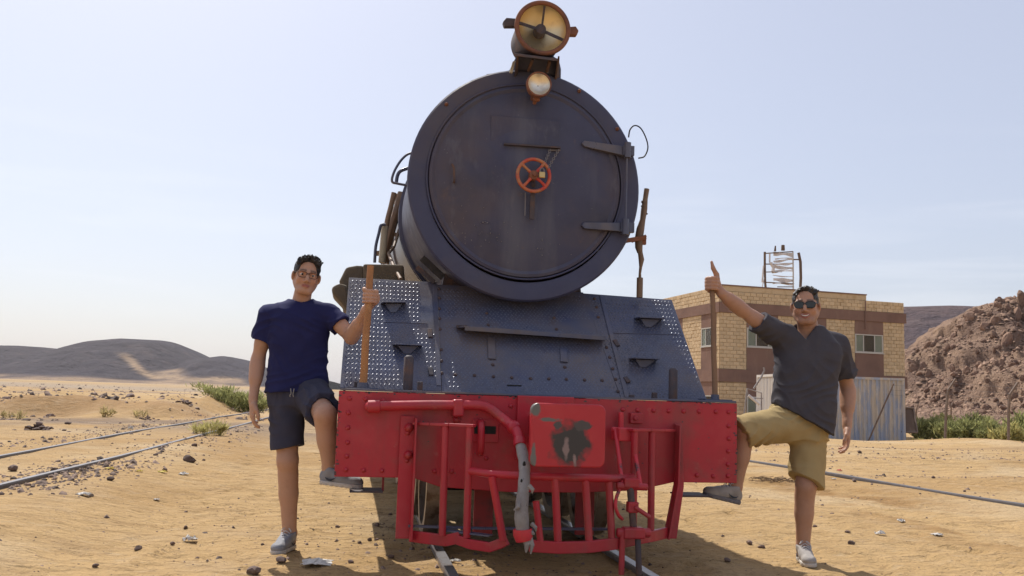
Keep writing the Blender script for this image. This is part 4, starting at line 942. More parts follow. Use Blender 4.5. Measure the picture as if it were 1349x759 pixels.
def lowbar(pxs, name='pilot_foot_rail', h=.062):
    mb = MB(); Q = [at(px, py, y) for px, py, y in pxs]
    for a, b in zip(Q[:-1], Q[1:]):
        e = (b-a).normalized()*.004; mb.bar(a-e, b+e, h, .028, (b-a).cross(Vector((0, 0, 1))))
    return part(name, mb, P_, loco, bevel=.004)
lowbar([(541, 706, -.06), (562, 709, -.11), (588, 712, -.17), (606, 708, -.21)])
lowbar([(603, 711, -.21), (620, 717, -.26), (646, 721, -.31), (660, 716, -.36), (667, 712, -.38)], h=.052)
lowbar([(698, 719, -.43), (735, 721.5, -.45), (775, 720.5, -.44), (812, 716, -.39), (838, 710, -.30), (860, 706, -.20), (877, 702, -.10)])
parts('pilot_flat', MB().bar((-.60, -.13, .255), (-.35, -.30, .25), .05, .008, (0, 0, 1)).bar((-.78, -.05, .262), (-.36, -.12, .262), .03, .012, (0, 0, 1)).bar((-.36, -.12, .262), (.40, -.12, .262), .03, .012, (0, 0, 1)), M['steel'], loco)
# --- screw coupling hanging on the right
cp = part('coupling', MB().bar(at(818, 543, -.05), at(818, 566, -.05), .028, .03).box(at(821, 572, -.12), (.10, .16, .075)).cyl(at(806, 566, -.12), at(838, 568, -.12), .016), M['red_worn'], loco, bevel=.006)
for p, q2 in (((811, 567), (820, 639)), ((832, 569), (844, 641))): part('link_bar', MB().tube([at(*p, -.14), at(*q2, -.36)], .0125, 8), M['red_worn'], cp, smooth=50)
part('trunnion', MB().cyl(at(812, 640, -.37), at(853, 642, -.37), .020).box(at(831, 636, -.37), (.085, .05, .05)), M['red'], cp, bevel=.006)
part('screw_rod', MB().cyl(at(830, 640, -.37), at(835, 700, -.37), .020, n=10), M['rusty'], cp, smooth=50)
part('nut', MB().box(at(833, 668, -.37), (.06, .055, .06)).cyl(at(836, 668, -.40), at(857, 682, -.42), .012), M['red'], cp, bevel=.008)
part('hook', MB().tube(spline([at(816, 645, -.37), at(812, 656, -.39), at(811, 668, -.40), at(815, 679, -.39), at(820, 684, -.37)], 5), .010, 8), M['red_worn'], cp, smooth=60)
part('shackle_block', MB().cyl(at(812, 702, -.40), at(857, 702, -.40), .026).box(at(834, 702, -.40), (.12, .075, .06)), M['red'], cp, bevel=.01)
for (p, q2, m) in (((820, 704), (818.5, 757), M['red']), ((840, 705), (842, 757), M['rusty'])): part('shackle_bar', MB().tube([at(*p, -.41), at(*q2, -.41)], .0165, 10), m, cp, smooth=50)
part('beam_lug', MB().span(at(831, 544, -.03), at(845, 558, -.001)).cyl(at(838, 551, -.05), at(838, 551, 0), .014), M['red'], beam, bevel=.004)
for px, py in ((893, 566), (893, 573), (893.5, 600), (893.5, 611)): part('post_bolt', MB().box(at(px, py, -.04), (.016, .05, .022)), M['dark_red'], beam)
# stirrup steps under the ends of the beam
for s, x0, x1 in ((-1, -1.115, -.925), (1, .875, 1.07)):
    st = part('stirrup_step', MB().span((x0, .06, .428), (x1, .27, .438)), M['rusty'], loco, bevel=.003)
    xi = x1 if s < 0 else x0
    part('step_hanger', MB().bar((xi, .16, .432), (xi, .16, .56), .06, .012, (1, 0, 0)).bar((xi-s*(.0), .16, .56), (xi, .14, .66), .06, .012, (1, 0, 0)), M['dark_red'], st)
# --- frames, wheels, cylinders
for s in (-1, 1): part('frame_plate', MB().span((s*.40, .03, .58), (s*.43, 8.5, .99)), M['black'], loco)
parts('frame_stretcher', MB().span((-.39, .55, .50), (.39, .58, 1.05)).span((-.39, 2.0, .55), (.39, 2.03, 1.05)), M['black'], loco)
parts('guard_iron', MB().span((-.36, .32, .16), (-.24, .345, .62)).span((.28, .32, .16), (.40, .345, .62)), M['dark_red'], loco, bevel=.004)
for s in (-1, 1):
    cyl_ = part('cylinder', MB().lathe((s*.86, 1.55, .72), (0, 1, 0), [(0, .20), (.03, .245), (.75, .245), (.78, .20)], 30), M['black'], loco, smooth=40)
    part('cylinder_cover', MB().lathe((s*.86, 1.53, .72), (0, 1, 0), [(0, .08), (.01, .17), (.03, .19)], 24), M['rusty'], cyl_, smooth=40)
def wheelset(y, r, spokes):
    ax = part('wheelset', MB().cyl((-.50, y, .05+r), (.50, y, .05+r), .065), M['black'], loco, smooth=50)
    for s in (-1, 1):
        w = part('wheel', MB().lathe((s*.49, y, .05+r), (s, 0, 0), [(0, .06), (0, .12), (.06, .12), (.06, .05)], 20), M['black'], ax, smooth=40)
        part('tyre', MB().lathe((s*.49, y, .05+r), (s, 0, 0), [(.0, r-.075), (.0, r+.012), (.022, r+.028), (.034, r+.004), (.13, r-.002), (.13, r-.07), (.0, r-.075)], 56, False, False), M['tyre'], ax, smooth=30)
        mb = MB()
        for k in range(spokes):
            a = 2*PI*k/spokes; d = Vector((0, math.cos(a), math.sin(a))); mb.bar(Vector((s*.54, y, .05+r))+d*.09, Vector((s*.54, y, .05+r))+d*(r-.06), .05, .05, (1, 0, 0))
        part('spokes', mb, M['rusty'], ax)
for y in (1.05, 2.0): wheelset(y, .36, 8)
for y in (3.1, 4.4, 5.7): wheelset(y, .56, 12)
# cab at the far end
part('cab', MB().span((-1.1, 8.62, 1.0), (-1.07, 10.2, 2.55)).span((1.07, 8.62, 1.0), (1.1, 10.2, 2.55)).span((-1.1, 8.6, 1.0), (1.1, 8.62, 2.6)).prism([(-1.15, 8.5, 2.55), (1.15, 8.5, 2.55), (.6, 8.5, 2.85), (-.6, 8.5, 2.85)], (0, 1.9, 0)), M['boiler'], loco)

# ------------------------------------------------------------------ two storey building
GZ = -.75
bc = cf(948, 500, 50.0); BO = Vector((bc.x, bc.y, GZ))
aB = math.radians(15) - YAW          # direction of the long wall in world axes
uR = Vector((math.cos(aB), math.sin(aB), 0)); uLw = Vector((-math.sin(aB), math.cos(aB), 0)); UPZ = Vector((0, 0, 1))
bld = thing('stone_building', 'two storey tan stone building with brown bands behind the man with raised fist', 'building', BO)
def zpx(px, py, D):  return cf(px, py, D).z
Z_top = zpx(950, 376, 50.0); Z_b1a, Z_b1b = zpx(951, 398, 50), zpx(951, 411.5, 50); Z_b2a, Z_b2b = zpx(957, 486.5, 50.2), zpx(957, 503, 50.2)
LL = 11.5
def along(px): # where the long wall's plane meets the column of pixels
    n = uR.cross(UPZ); d = ray(px, 480); t = (Vector(BO)-Vector(CAM)).dot(n)/Vector(d).dot(n); return (Vector(CAM)+Vector(d)*t-BO).dot(uR)
LR = along(1191.5)
def alongL(px):
    n = uLw.cross(UPZ); d = ray(px, 480); t = (Vector(BO)-Vector(CAM)).dot(n)/Vector(d).dot(n); return (Vector(CAM)+Vector(d)*t-BO).dot(uLw)
block_me = bpy.data.meshes.new('block')
_v = [(x, y, z) for y in (0, .05) for x in (-.5, .5) for z in (-.5, .5)] + [(x*.93, -.022, z*.89) for x in (-.5, .5) for z in (-.5, .5)]
# faces: back omitted; sides and a rock-faced front
block_me.from_pydata([( x, (-.0 if y == 0 else .05), z) for x, y, z in _v[:8]] + _v[8:], [], [(0, 1, 5, 4), (2, 6, 7, 3), (0, 4, 6, 2), (1, 3, 7, 5), (0, 2, 10, 8), (2, 3, 11, 10), (3, 1, 9, 11), (1, 0, 8, 9), (8, 10, 11, 9)])
_b = bmesh.new(); _b.from_mesh(block_me); bmesh.ops.recalc_face_normals(_b, faces=_b.faces); _b.to_mesh(block_me); _b.free()
block_me.materials.append(M['block'])
blocks = []      # (distance, centre, rotation, scale, wall)
BH, BWD = .215, .385
def build_wall(u, n, L, ztop, columns, name, seed):
    """u along the wall, n outward; columns: (start, end) of the brown window bays"""
    R = Matrix((u, -n, UPZ)).transposed()
    def P(s, out, z): p = BO + u*s + n*out; p.z = z; return p
    mb = MB().add([P(0, 0, GZ), P(L, 0, GZ), P(L, 0, ztop), P(0, 0, ztop), P(0, -.3, GZ), P(L, -.3, GZ), P(L, -.3, ztop), P(0, -.3, ztop)],
                  [(0, 1, 2, 3), (4, 7, 6, 5), (0, 4, 5, 1), (3, 2, 6, 7), (0, 3, 7, 4), (1, 5, 6, 2)])
    wall = part(name, mb, M['mortar'], bld)
    def panel(nm, s0, s1, z0, z1, d, m, parent, d0=0.0, bevel=0):
        mb = MB().add([P(s0, d0, z0), P(s1, d0, z0), P(s1, d0, z1), P(s0, d0, z1), P(s0, d, z0), P(s1, d, z0), P(s1, d, z1), P(s0, d, z1)], [(0, 3, 2, 1), (4, 5, 6, 7), (0, 1, 5, 4), (1, 2, 6, 5), (2, 3, 7, 6), (3, 0, 4, 7)])
        return part(nm, mb, m, parent, bevel=bevel)
    panel('band', -.09, L+.1, Z_b1b, Z_b1a, .115, M['band'], bld); panel('band', -.09, L+.1, Z_b2b, Z_b2a, .11, M['band'], bld)
    for k, (s0, s1) in enumerate(columns):
        for (zt, zb) in ((Z_b1b, Z_b2a), (Z_b2b, GZ)):
            h = zt-zb if zb != GZ else (Z_b1b-Z_b2a)
            w1, w0 = zt-h*.245, zt-h*.585
            panel('window_panel', s0, s1, w1, zt-.002, .055, M['band'], bld); panel('window_panel', s0, s1, zb+.002, w0, .055, M['band'], bld)
            win = panel('window', s0+.02, s1-.02, w0+.003, w1-.003, .012, M['dark'], bld)
            # frame bars, curtains behind, panes in front
            for (a0, a1, c0, c1) in ((s0+.02, s0+.09, w0, w1), (s1-.09, s1-.02, w0, w1), (s0+.09, s1-.09, w1-.07, w1), (s0+.09, s1-.09, w0, w0+.07)):
                panel('frame_bar', a0, a1, c0+.004, c1-.004, .06, M['winframe'], win, .014)
            ws = s1-s0
            for f in (.30, .69): panel('frame_bar', s0+ws*f-.03, s0+ws*f+.03, w0+.075, w1-.075, .055, M['winframe'], win, .014)
            panel('curtain', s0+.09, s0+ws*.28, w0+.075, w1-.075, .022, M['curtain'], win, .013); panel('curtain', s0+ws*.71, s1-.09, w0+.075, w1-.075, .022, M['curtain'], win, .013)
            panel('curtain', s0+ws*.32, s0+ws*.67, w0+.075, w1-.075, .018, M['curtain_b'], win, .013)
            for (f0, f1) in ((.06, .28), (.32, .67), (.71, .94)): panel('pane', s0+ws*f0, s0+ws*f1, w0+.075, w1-.075, .034, M['pane'], win, .028)
            panel('sill', s0-.03, s1+.03, w0-.05, w0, .10, M['winframe'], win, .056)
    rnd = random.Random(seed)
    rows = [(z, BH) for z in np.arange(GZ+.05, Z_b2b-BH*.5, BH)] + [(z, BH) for z in np.arange(Z_b2a+.01, Z_b1b-BH*.6, (Z_b1b-Z_b2a-.01)/round((Z_b1b-Z_b2a)/BH))] + [(z, BH) for z in np.arange(Z_b1a+.01, ztop-BH*.5, (ztop-Z_b1a-.03)/max(1, round((ztop-Z_b1a)/BH)))]
    for r, (z, hh) in enumerate(rows):
        spans, s = [], 0.0
        if z > Z_b1a-.05: spans = [(0, L)]
        else:
            for a, b in columns: spans.append((s, a)); s = b
            spans.append((s, L))
        for a, b in spans:
            if b-a < .1: continue
            n_ = max(1, round((b-a)/BWD)); w = (b-a)/n_; s = a
            ed = [a+i*w for i in range(n_+1)] if r % 2 == 0 else [a]+[a+(i+.5)*w for i in range(n_)]+[b]
            for e0, e1 in zip(ed[:-1], ed[1:]):
                d = rnd.uniform(.02, .035)
                c = P((e0+e1)/2, d, z+hh/2)
                blocks.append(((c-Vector(CAM)).length, c, R, (e1-e0-.012, rnd.uniform(.6, 1.2), hh-.013), wall))
    return wall, P
colsR = [(along(983), along(1024.5)), (along(1051), along(1088.5)), (along(1126), along(1163.5))]
s_step = along(1142)
nR = uR.cross(UPZ); nL = -uLw.cross(UPZ)
wR_, PR = build_wall(uR, nR, LR, Z_top-.30, colsR, 'wall', 3)
# parapet: higher along the first part of the wall
part('parapet', MB().add([PR(0, .03, Z_top-.295), PR(s_step, .03, Z_top-.295), PR(s_step, .03, Z_top), PR(0, .03, Z_top), PR(0, -.3, Z_top-.295), PR(s_step, -.3, Z_top-.295), PR(s_step, -.3, Z_top), PR(0, -.3, Z_top)], [(0, 1, 2, 3), (4, 7, 6, 5), (3, 2, 6, 7), (0, 3, 7, 4), (1, 5, 6, 2)]), M['block'], bld)
part('coping', MB().add([PR(-.05, .07, Z_top+.002), PR(s_step+.03, .07, Z_top+.002), PR(s_step+.03, -.33, Z_top+.002), PR(-.05, -.33, Z_top+.002), PR(-.05, .07, Z_top+.07), PR(s_step+.03, .07, Z_top+.07), PR(s_step+.03, -.33, Z_top+.07), PR(-.05, -.33, Z_top+.07)], [(0, 3, 2, 1), (4, 5, 6, 7), (0, 1, 5, 4), (1, 2, 6, 5), (2, 3, 7, 6), (3, 0, 4, 7)]), M['band'], bld)
colsL = [(alongL(944.5), alongL(924.5)), (alongL(944.5)+4.3, alongL(924.5)+4.3)]
wL_, PL = build_wall(uLw, nL, LL, Z_top-.05, colsL, 'wall', 4)
# remaining walls and flat roof
far = [BO, BO+uR*LR, BO+uR*LR+uLw*LL, BO+uLw*LL]
def zz_(p, z): q = Vector(p); q.z = z; return q
part('wall', MB().prism([zz_(far[1]-uR*.02, GZ), zz_(far[2], GZ), zz_(far[2], Z_top-.3), zz_(far[1]-uR*.02, Z_top-.3)], -uR*.28), M['mortar'], bld)
part('wall', MB().prism([zz_(far[2], GZ), zz_(far[3], GZ), zz_(far[3], Z_top-.3), zz_(far[2], Z_top-.3)], -uLw*.28), M['mortar'], bld)
part('roof', MB().prism([zz_(p, Z_top-.75) for p in far], (0, 0, .2)), M['mortar'], bld)
part('drain_pipe', MB().tube([PR(along(1139), .16, Z_top-.35), PR(along(1139), .15, Z_b1b-.5)], .035, 6), M['band'], bld)
blocks.sort(key=lambda b: b[0])
rest = MB(); vis = 0
per = {wR_.name: 0, wL_.name: 0}; lim = {wR_.name: 200, wL_.name: 95}
for d, c, R, s, wl in blocks:
    if per[wl.name] < lim[wl.name] and c.z > .2:
        per[wl.name] += 1; inst('block', block_me, wl, c, R, s)
    else:
        rest.add([c + R @ Vector((v.co.x*s[0], v.co.y*s[1], v.co.z*s[2])) for v in block_me.vertices], [tuple(p.vertices) for p in block_me.polygons])
part('block_courses', rest, M['block_far'], bld, kind='stuff', fix=False)
# cage of bars and strips left on the roof
DR_ = 53.5
rz = Z_top-.35
c0 = cf(1008, 384, DR_); cage = thing('roof_cage', 'ramshackle frame of bars and white strips standing on the roof', 'roof frame', (c0.x, c0.y, rz-.2))
def rp(px, py, dd=0.0): return cf(px, py, DR_+dd)
for (pts, r, m) in ((((1009.5, 388), (1008, 372), (1007.5, 350), (1007.5, 332)), .07, M['timber']), (((1054, 388), (1055, 366), (1054.5, 345), (1052, 333)), .085, M['timber']), (((1045, 386), (1045, 360), (1044.5, 332)), .045, M['winframe'])):
    part('cage_post', MB().tube([rp(*p) for p in pts], r, 6), m, cage)
parts('cage_post', MB().tube([rp(1004, 372), rp(1006, 350)], .05, 6).tube([rp(1003.5, 382), rp(1005, 374), rp(1007, 366)], .03, 6), M['mesh_white'], cage)
for a, b, r in (((1007, 334), (1045, 331.5), .035), ((1007, 348), (1024, 348), .035), ((1008, 358.5), (1030, 358), .03), ((1009, 372), (1046, 374), .035), ((1045, 342), (1054, 342), .04), ((1024, 378), (1046, 378), .03)):
    part('cage_bar', MB().tube([rp(*a), rp(*b)], r, 6), M['timber'], cage)
rs = random.Random(4)
for (y0, y1, x0, x1, w) in ((334, 336, 1019, 1045, .34), (341, 340, 1021, 1045, .12), (345, 341.5, 1019, 1044, .22), (349, 347, 1020, 1045, .22), (351, 354, 1018, 1044, .30), (357, 354, 1019, 1045, .10), (359, 356.5, 1017, 1045, .10), (363, 365, 1018, 1045, .10), (368.5, 370, 1019, 1045, .40), (373, 375, 1018, 1045, .12)):
    n = 9; mb = MB(); V = []
    for i in range(n+1):
        t = i/n; p = rp(x0+(x1-x0)*t, y0+(y1-y0)*t + .45*math.sin(t*6.3+y0), .10*math.sin(t*9+y0)); ww = w*(.55+.2*math.sin(t*7.1+y0))
        V += [tuple(p+Vector((0, 0, ww/2))), tuple(p-Vector((0, 0, ww/2))), tuple(p-Vector((0, -.03, ww/2))), tuple(p+Vector((0, .03, ww/2)))]
    Fc = [(4*i+j, 4*i+(j+1) % 4, 4*i+4+(j+1) % 4, 4*i+4+j) for i in range(n) for j in range(4)] + [(0, 1, 2, 3), (4*n+3, 4*n+2, 4*n+1, 4*n)]
    part('strip', mb.add(V, Fc), M['mesh_white'], cage)
parts('cage_post', MB().tube([rp(1015, 346), rp(1019, 352), rp(1018, 358)], .10, 6).tube([rp(1014, 334), rp(1014, 346)], .05, 6), M['mesh_white'], cage)
parts('insulator', MB().cyl(rp(1021, 331), rp(1021.5, 324), .07, .04).cyl(rp(1031.5, 330), rp(1031.5, 323), .12, .10), M['timber'], cage)

# ------------------------------------------------------------------ container, its leaning pole, board, scrap
DC = 41.0
k0 = cf(1019.5, 540, DC); k0.z = GZ
k1 = cf(1192.5, 540, DC+.3); k1.z = GZ
uC = (k1-k0).normalized(); nC = uC.cross(UPZ); LC = (k1-k0).length; HC = cf(1019.5, 488.5, DC).z-GZ
HCr = cf(1192, 502.5, DC+.3).z-GZ; HC = (HC+HCr)/2
con = thing('shipping_container', 'corrugated container with peeling pale blue paint in front of the building', 'container', k0)
def KC(s, o, z): return k0 + uC*s + nC*o + UPZ*z
def corr(name, base, u, n, L, H, m, pitch=.20, d=.045):
    V, F = [], []; s = 0; prof_ = []
    while s < L-.02:
        prof_ += [(s, 0), (min(s+pitch*.36, L), 0), (min(s+pitch*.5, L), -d), (min(s+pitch*.86, L), -d)]; s += pitch
    prof_.append((L, 0))
    for a, o in prof_:
        for z in (.16, H-.12): V.append(tuple(base+u*a+n*o+UPZ*z))
    for i in range(len(prof_)-1): F.append((2*i, 2*i+2, 2*i+3, 2*i+1))
    mb = MB(); mb.v, mb.f = V, F
    return part(name, mb, m, con, fix=False)
corr('side_panel', k0-nC*.02, uC, nC, LC, HC, M['container'])
corr('end_panel', k0-nC*2.42+uC*.02, nC, -uC, 2.42, HC, M['container_end'])
part('end_panel', MB().prism([KC(LC-.03, -.05, .16), KC(LC-.03, -2.4, .16), KC(LC-.03, -2.4, HC-.1), KC(LC-.03, -.05, HC-.1)], uC*.02), M['container'], con)
part('back_panel', MB().prism([KC(.05, -2.44, .16), KC(LC, -2.44, .16), KC(LC, -2.44, HC-.1), KC(.05, -2.44, HC-.1)], nC*.02), M['container'], con)
part('roof_panel', MB().prism([KC(.03, -.03, HC-.07), KC(LC-.03, -.03, HC-.07), KC(LC-.03, -2.42, HC-.07), KC(.03, -2.42, HC-.07)], (0, 0, .03)), M['container'], con)
for s in (0, LC-.12):
    for o in (0, -2.32):
        part('corner_post', MB().prism([KC(s, o+.012, 0), KC(s+.12, o+.012, 0), KC(s+.12, o-.11, 0), KC(s, o-.11, 0)], (0, 0, HC+.002)), M['container_end'] if s == 0 else M['container'], con)
for z0, z1 in ((.0, .16), (HC-.12, HC-.005)):
    part('rail_beam', MB().prism([KC(.122, .01, z0), KC(LC-.122, .01, z0), KC(LC-.122, -.08, z0), KC(.122, -.08, z0)], (0, 0, z1-z0)), M['container'], con)
    part('rail_beam', MB().prism([KC(-.01, -.112, z0), KC(-.01, -2.31, z0), KC(.07, -2.31, z0), KC(.07, -.112, z0)], (0, 0, z1-z0)), M['container_end'], con)
pa, pb = cf(1140, 572, DC-.9), cf(1177, 506, DC-.12); pa.z = float(gh(pa.x, pa.y))-.1
solo('leaning_pole', MB().tube([pa, pa.lerp(pb, .5), pb], .038, 8), M['timber'], 'dark pole leaning diagonally against the blue container', 'pole', loc=pa, smooth=50)
p0 = cf(1192, 572, DC+.6); g0 = float(gh(p0.x, p0.y))
bd = thing('leaning_board', 'old framed wooden board propped beside the container end', 'board', (p0.x, p0.y, g0))
q0, q1, q2, q3 = cf(1187, 569, DC+.4), cf(1208, 570, DC+.4), cf(1203, 538, DC+1.2), cf(1190, 537, DC+1.2)
part('panel', MB().prism([q0, q1, q2, q3], (.01, .05, .01)), M['timber'], bd)
for a, b in ((q0, q3), (q1, q2), (q3, q2), (q0, q1)): part('batten', MB().tube([a+Vector((0, -.03, 0)), b+Vector((0, -.03, 0))], .045, 6), M['fencepost'], bd)
ds = 33.0
s0 = cf(985, 545, ds); s0.z = float(gh(s0.x, s0.y))
sc_ = thing('scrap_frame', 'bent pale metal frame standing behind the khaki knee', 'scrap metal', s0)
for pts, r in ((((979, 560), (980.5, 545), (984, 512), (1003, 517.5)), .028), (((986, 521), (1001, 533)), .055), (((993, 512), (1003, 497), (1007, 488), (1006, 484)), .035), (((984, 512), (985, 520)), .03), (((1003, 517.5), (1004, 560)), .028), (((985, 524), (1005, 525)), .02)):
    P = [cf(a, b, ds) for a, b in pts]
    for p in P: p.z = max(p.z, s0.z-.05)
    part('bent_tube', MB().tube(P, r, 8), M['scrap'] if r != .055 else M['mesh_white'], sc_, smooth=50)

# ------------------------------------------------------------------ fence posts and shrubs on the right
for (pts, D, lab) in ((((1243.5, 574), (1246.5, 540), (1249, 514), (1259, 499)), 39, 'tall rusty fence post with bent top among the green shrubs'),
                      (((1328, 582), (1328.5, 545), (1330, 520), (1341, 504)), 36, 'rusty fence post with bent top at the right edge'),
                      (((1207, 556), (1207, 540), (1210, 531)), 60, 'short distant fence post beside the leaning board'),
                      (((1252.5, 560), (1253, 534), (1255, 531)), 60, 'thin distant fence post behind the tall rusty one')):
    P = [cf(a, b, D) for a, b in pts]; P[0].z = float(gh(P[0].x, P[0].y))-.15
    t = thing('fence_post', lab, 'fence post', P[0], 'fence posts below the rocky hill')
    part('post', MB().tube(P[:-1], .06 if D < 50 else .05, 6), M['fencepost'], t, smooth=40); part('bent_top', MB().tube([P[-2], P[-1]], .05 if D < 50 else .04, 6), M['fencepost'], t)
wr = MB()
for k in range(4):
    a, b, c, d = cf(1150, 500+k*6, 42), cf(1254, 505+k*7.5, 39), cf(1335, 511+k*8, 36), cf(1420, 515+k*9, 33.5)
    wr.tube(spline([a, b, c, d], 6), .006, 4)
solo('fence_wire', wr, M['wire'], 'strands of wire strung between the rusty fence posts', 'wire', loc=cf(1254, 574, 39))

def shrub(name, label, base, rx, ry, h, n, m, seed, lw=.02, ll=.22, cat='shrub', group=None, spread=.5):
    rnd = random.Random(seed); t = thing(name, label, cat, base, group)
    st = MB(); V, F = [], []
    nst = max(7, int(n/140)); tips = []
    for i in range(nst):
        a = rnd.uniform(0, 2*PI); r = math.sqrt(rnd.random())
        p = Vector((base[0]+rx*r*math.cos(a)*.6, base[1]+ry*r*math.sin(a)*.6, 0)); p.z = float(gh(p.x, p.y))-.03
        q = Vector((base[0]+rx*r*math.cos(a)*(.75+spread*rnd.random()), base[1]+ry*r*math.sin(a)*(.75+spread*rnd.random()), p.z+h*rnd.uniform(.55, 1.05)*(1-.35*r*r)))
        mid_ = p.lerp(q, .5)+Vector((rnd.gauss(0, .05*h), rnd.gauss(0, .05*h), .06*h))
        st.tube([p, mid_, q], [.014*max(h, .5), .009*max(h, .5), .003], 4); tips.append((p, mid_, q))
    for i in range(n):
        p, m_, q = rnd.choice(tips); u = rnd.random()**.6
        c = (p.lerp(m_, u*2) if u < .5 else m_.lerp(q, u*2-1)) + Vector((rnd.gauss(0, rx*.12), rnd.gauss(0, ry*.12), rnd.gauss(0, h*.04)))
        d = Vector((rnd.gauss(0, .5), rnd.gauss(0, .5), rnd.uniform(.2, 1.3))).normalized(); L = ll*rnd.uniform(.5, 1.3)
        s = d.orthogonal().normalized(); s.rotate(Matrix.Rotation(rnd.uniform(0, 6.3), 3, d)); w = lw*rnd.uniform(.6, 1.3)
        b = len(V); V += [tuple(c-s*w*.3), tuple(c+s*w*.3), tuple(c+d*L*.55+s*w), tuple(c+d*L*.55-s*w), tuple(c+d*L)]
        F += [(b, b+1, b+2, b+3), (b+3, b+2, b+4)]
    part('stems', st, M['stem'], t)
    mb = MB(); mb.v, mb.f = V, F
    part('foliage', mb, m, t, fix=False); return t
for i, (px, D, rx, h, yel, lab) in enumerate(((1226, 48, .8, .85, 0, 'low green broom shrub beside the leaning board'), (1262, 46, 1.0, 1.0, 0, 'green broom shrub around the tall rusty post'), (1284, 49, .9, 1.15, 0, 'taller green broom shrub just right of the tall post'),
                          (1306, 45, .95, .95, 0, 'bushy green shrub midway between the two big posts'), (1326, 42, .8, .75, 1, 'yellowish shrub at the foot of the right edge post'), (1350, 43, .9, 1.25, 0, 'tall green shrub cut by the right edge of the photo'), (1243, 50, .8, 1.0, 1, 'yellow green shrub behind the tall rusty post'), (1212, 52, .5, .7, 0, 'small green shrub nearest the building corner'))):
    p = cf(px, 560, D); g = float(gh(p.x, p.y))
    shrub('broom_shrub', lab, (p.x, p.y, g), rx, rx*.8, h+.34, 2600, M['leafyellow' if yel else 'leafgreen'], 200+i, .030, .30, group='green shrubs under the rocky hill')
p = gpt(312, 541); shrub('broom_shrub', 'green bush beside the siding left of the hanging hand', (p.x, p.y, p.z), 1.15, .9, .74, 3800, M['leafgreen'], 301, .018, .2)
p = gpt(280, 574); shrub('grass_tuft', 'yellow green tuft growing between the rails of the siding', (p.x, p.y, p.z), .24, .2, .28, 520, M['leafyellow'], 302, .006, .14, 'grass tuft')
p = gpt(262, 571); shrub('grass_tuft', 'paler dry tuft just left of the yellow green one', (p.x, p.y, p.z), .2, .15, .2, 220, M['leafyellow'], 303, .005, .12, 'grass tuft')
p = gpt(141, 549); shrub('grass_tuft', 'small dry tuft on the sand slope beyond the siding', (p.x, p.y, p.z), .28, .2, .22, 130, M['leafdry'], 304, .012, .16, 'grass tuft')
p = gpt(19, 541); shrub('grass_tuft', 'faint dry tuft near the left edge', (p.x, p.y, p.z), .3, .2, .16, 90, M['leafdry'], 305, .012, .16, 'grass tuft')
p = gpt(184, 546); shrub('grass_tuft', 'sparse tuft on the slope right of the small dry one', (p.x, p.y, p.z), .22, .18, .17, 80, M['leafdry'], 306, .012, .14, 'grass tuft')
for i, (px, D, w, lab) in enumerate(((1215, 42.5, .35, 'yellow weeds in the sand below the shrubs'), (1203, 42, .25, 'thin weeds at the foot of the leaning board'))):
    p = cf(px, 570, D); shrub('weeds', lab, (p.x, p.y, float(gh(p.x, p.y))), w, w*.7, .3, 200, M['leafyellow'], 320+i, .012, .15, 'weeds')
p = gpt(1018, 634)
tw = MB(); rs = random.Random(3)
for _ in range(90):
    c = p + Vector((rs.gauss(0, .22), rs.gauss(0, .14), rs.uniform(.0, .04))); a = rs.gauss(0, .5); L = rs.uniform(.05, .16); d = Vector((math.cos(a), math.sin(a), rs.gauss(0, .12)))*L
    tw.tube([c, c+d*.5+Vector((0, 0, rs.gauss(0, .01))), c+d], .004, 3)
solo('twig_pile', tw, M['twig'], 'flat pile of dry brown twigs behind the khaki shorts', 'twigs', loc=p)

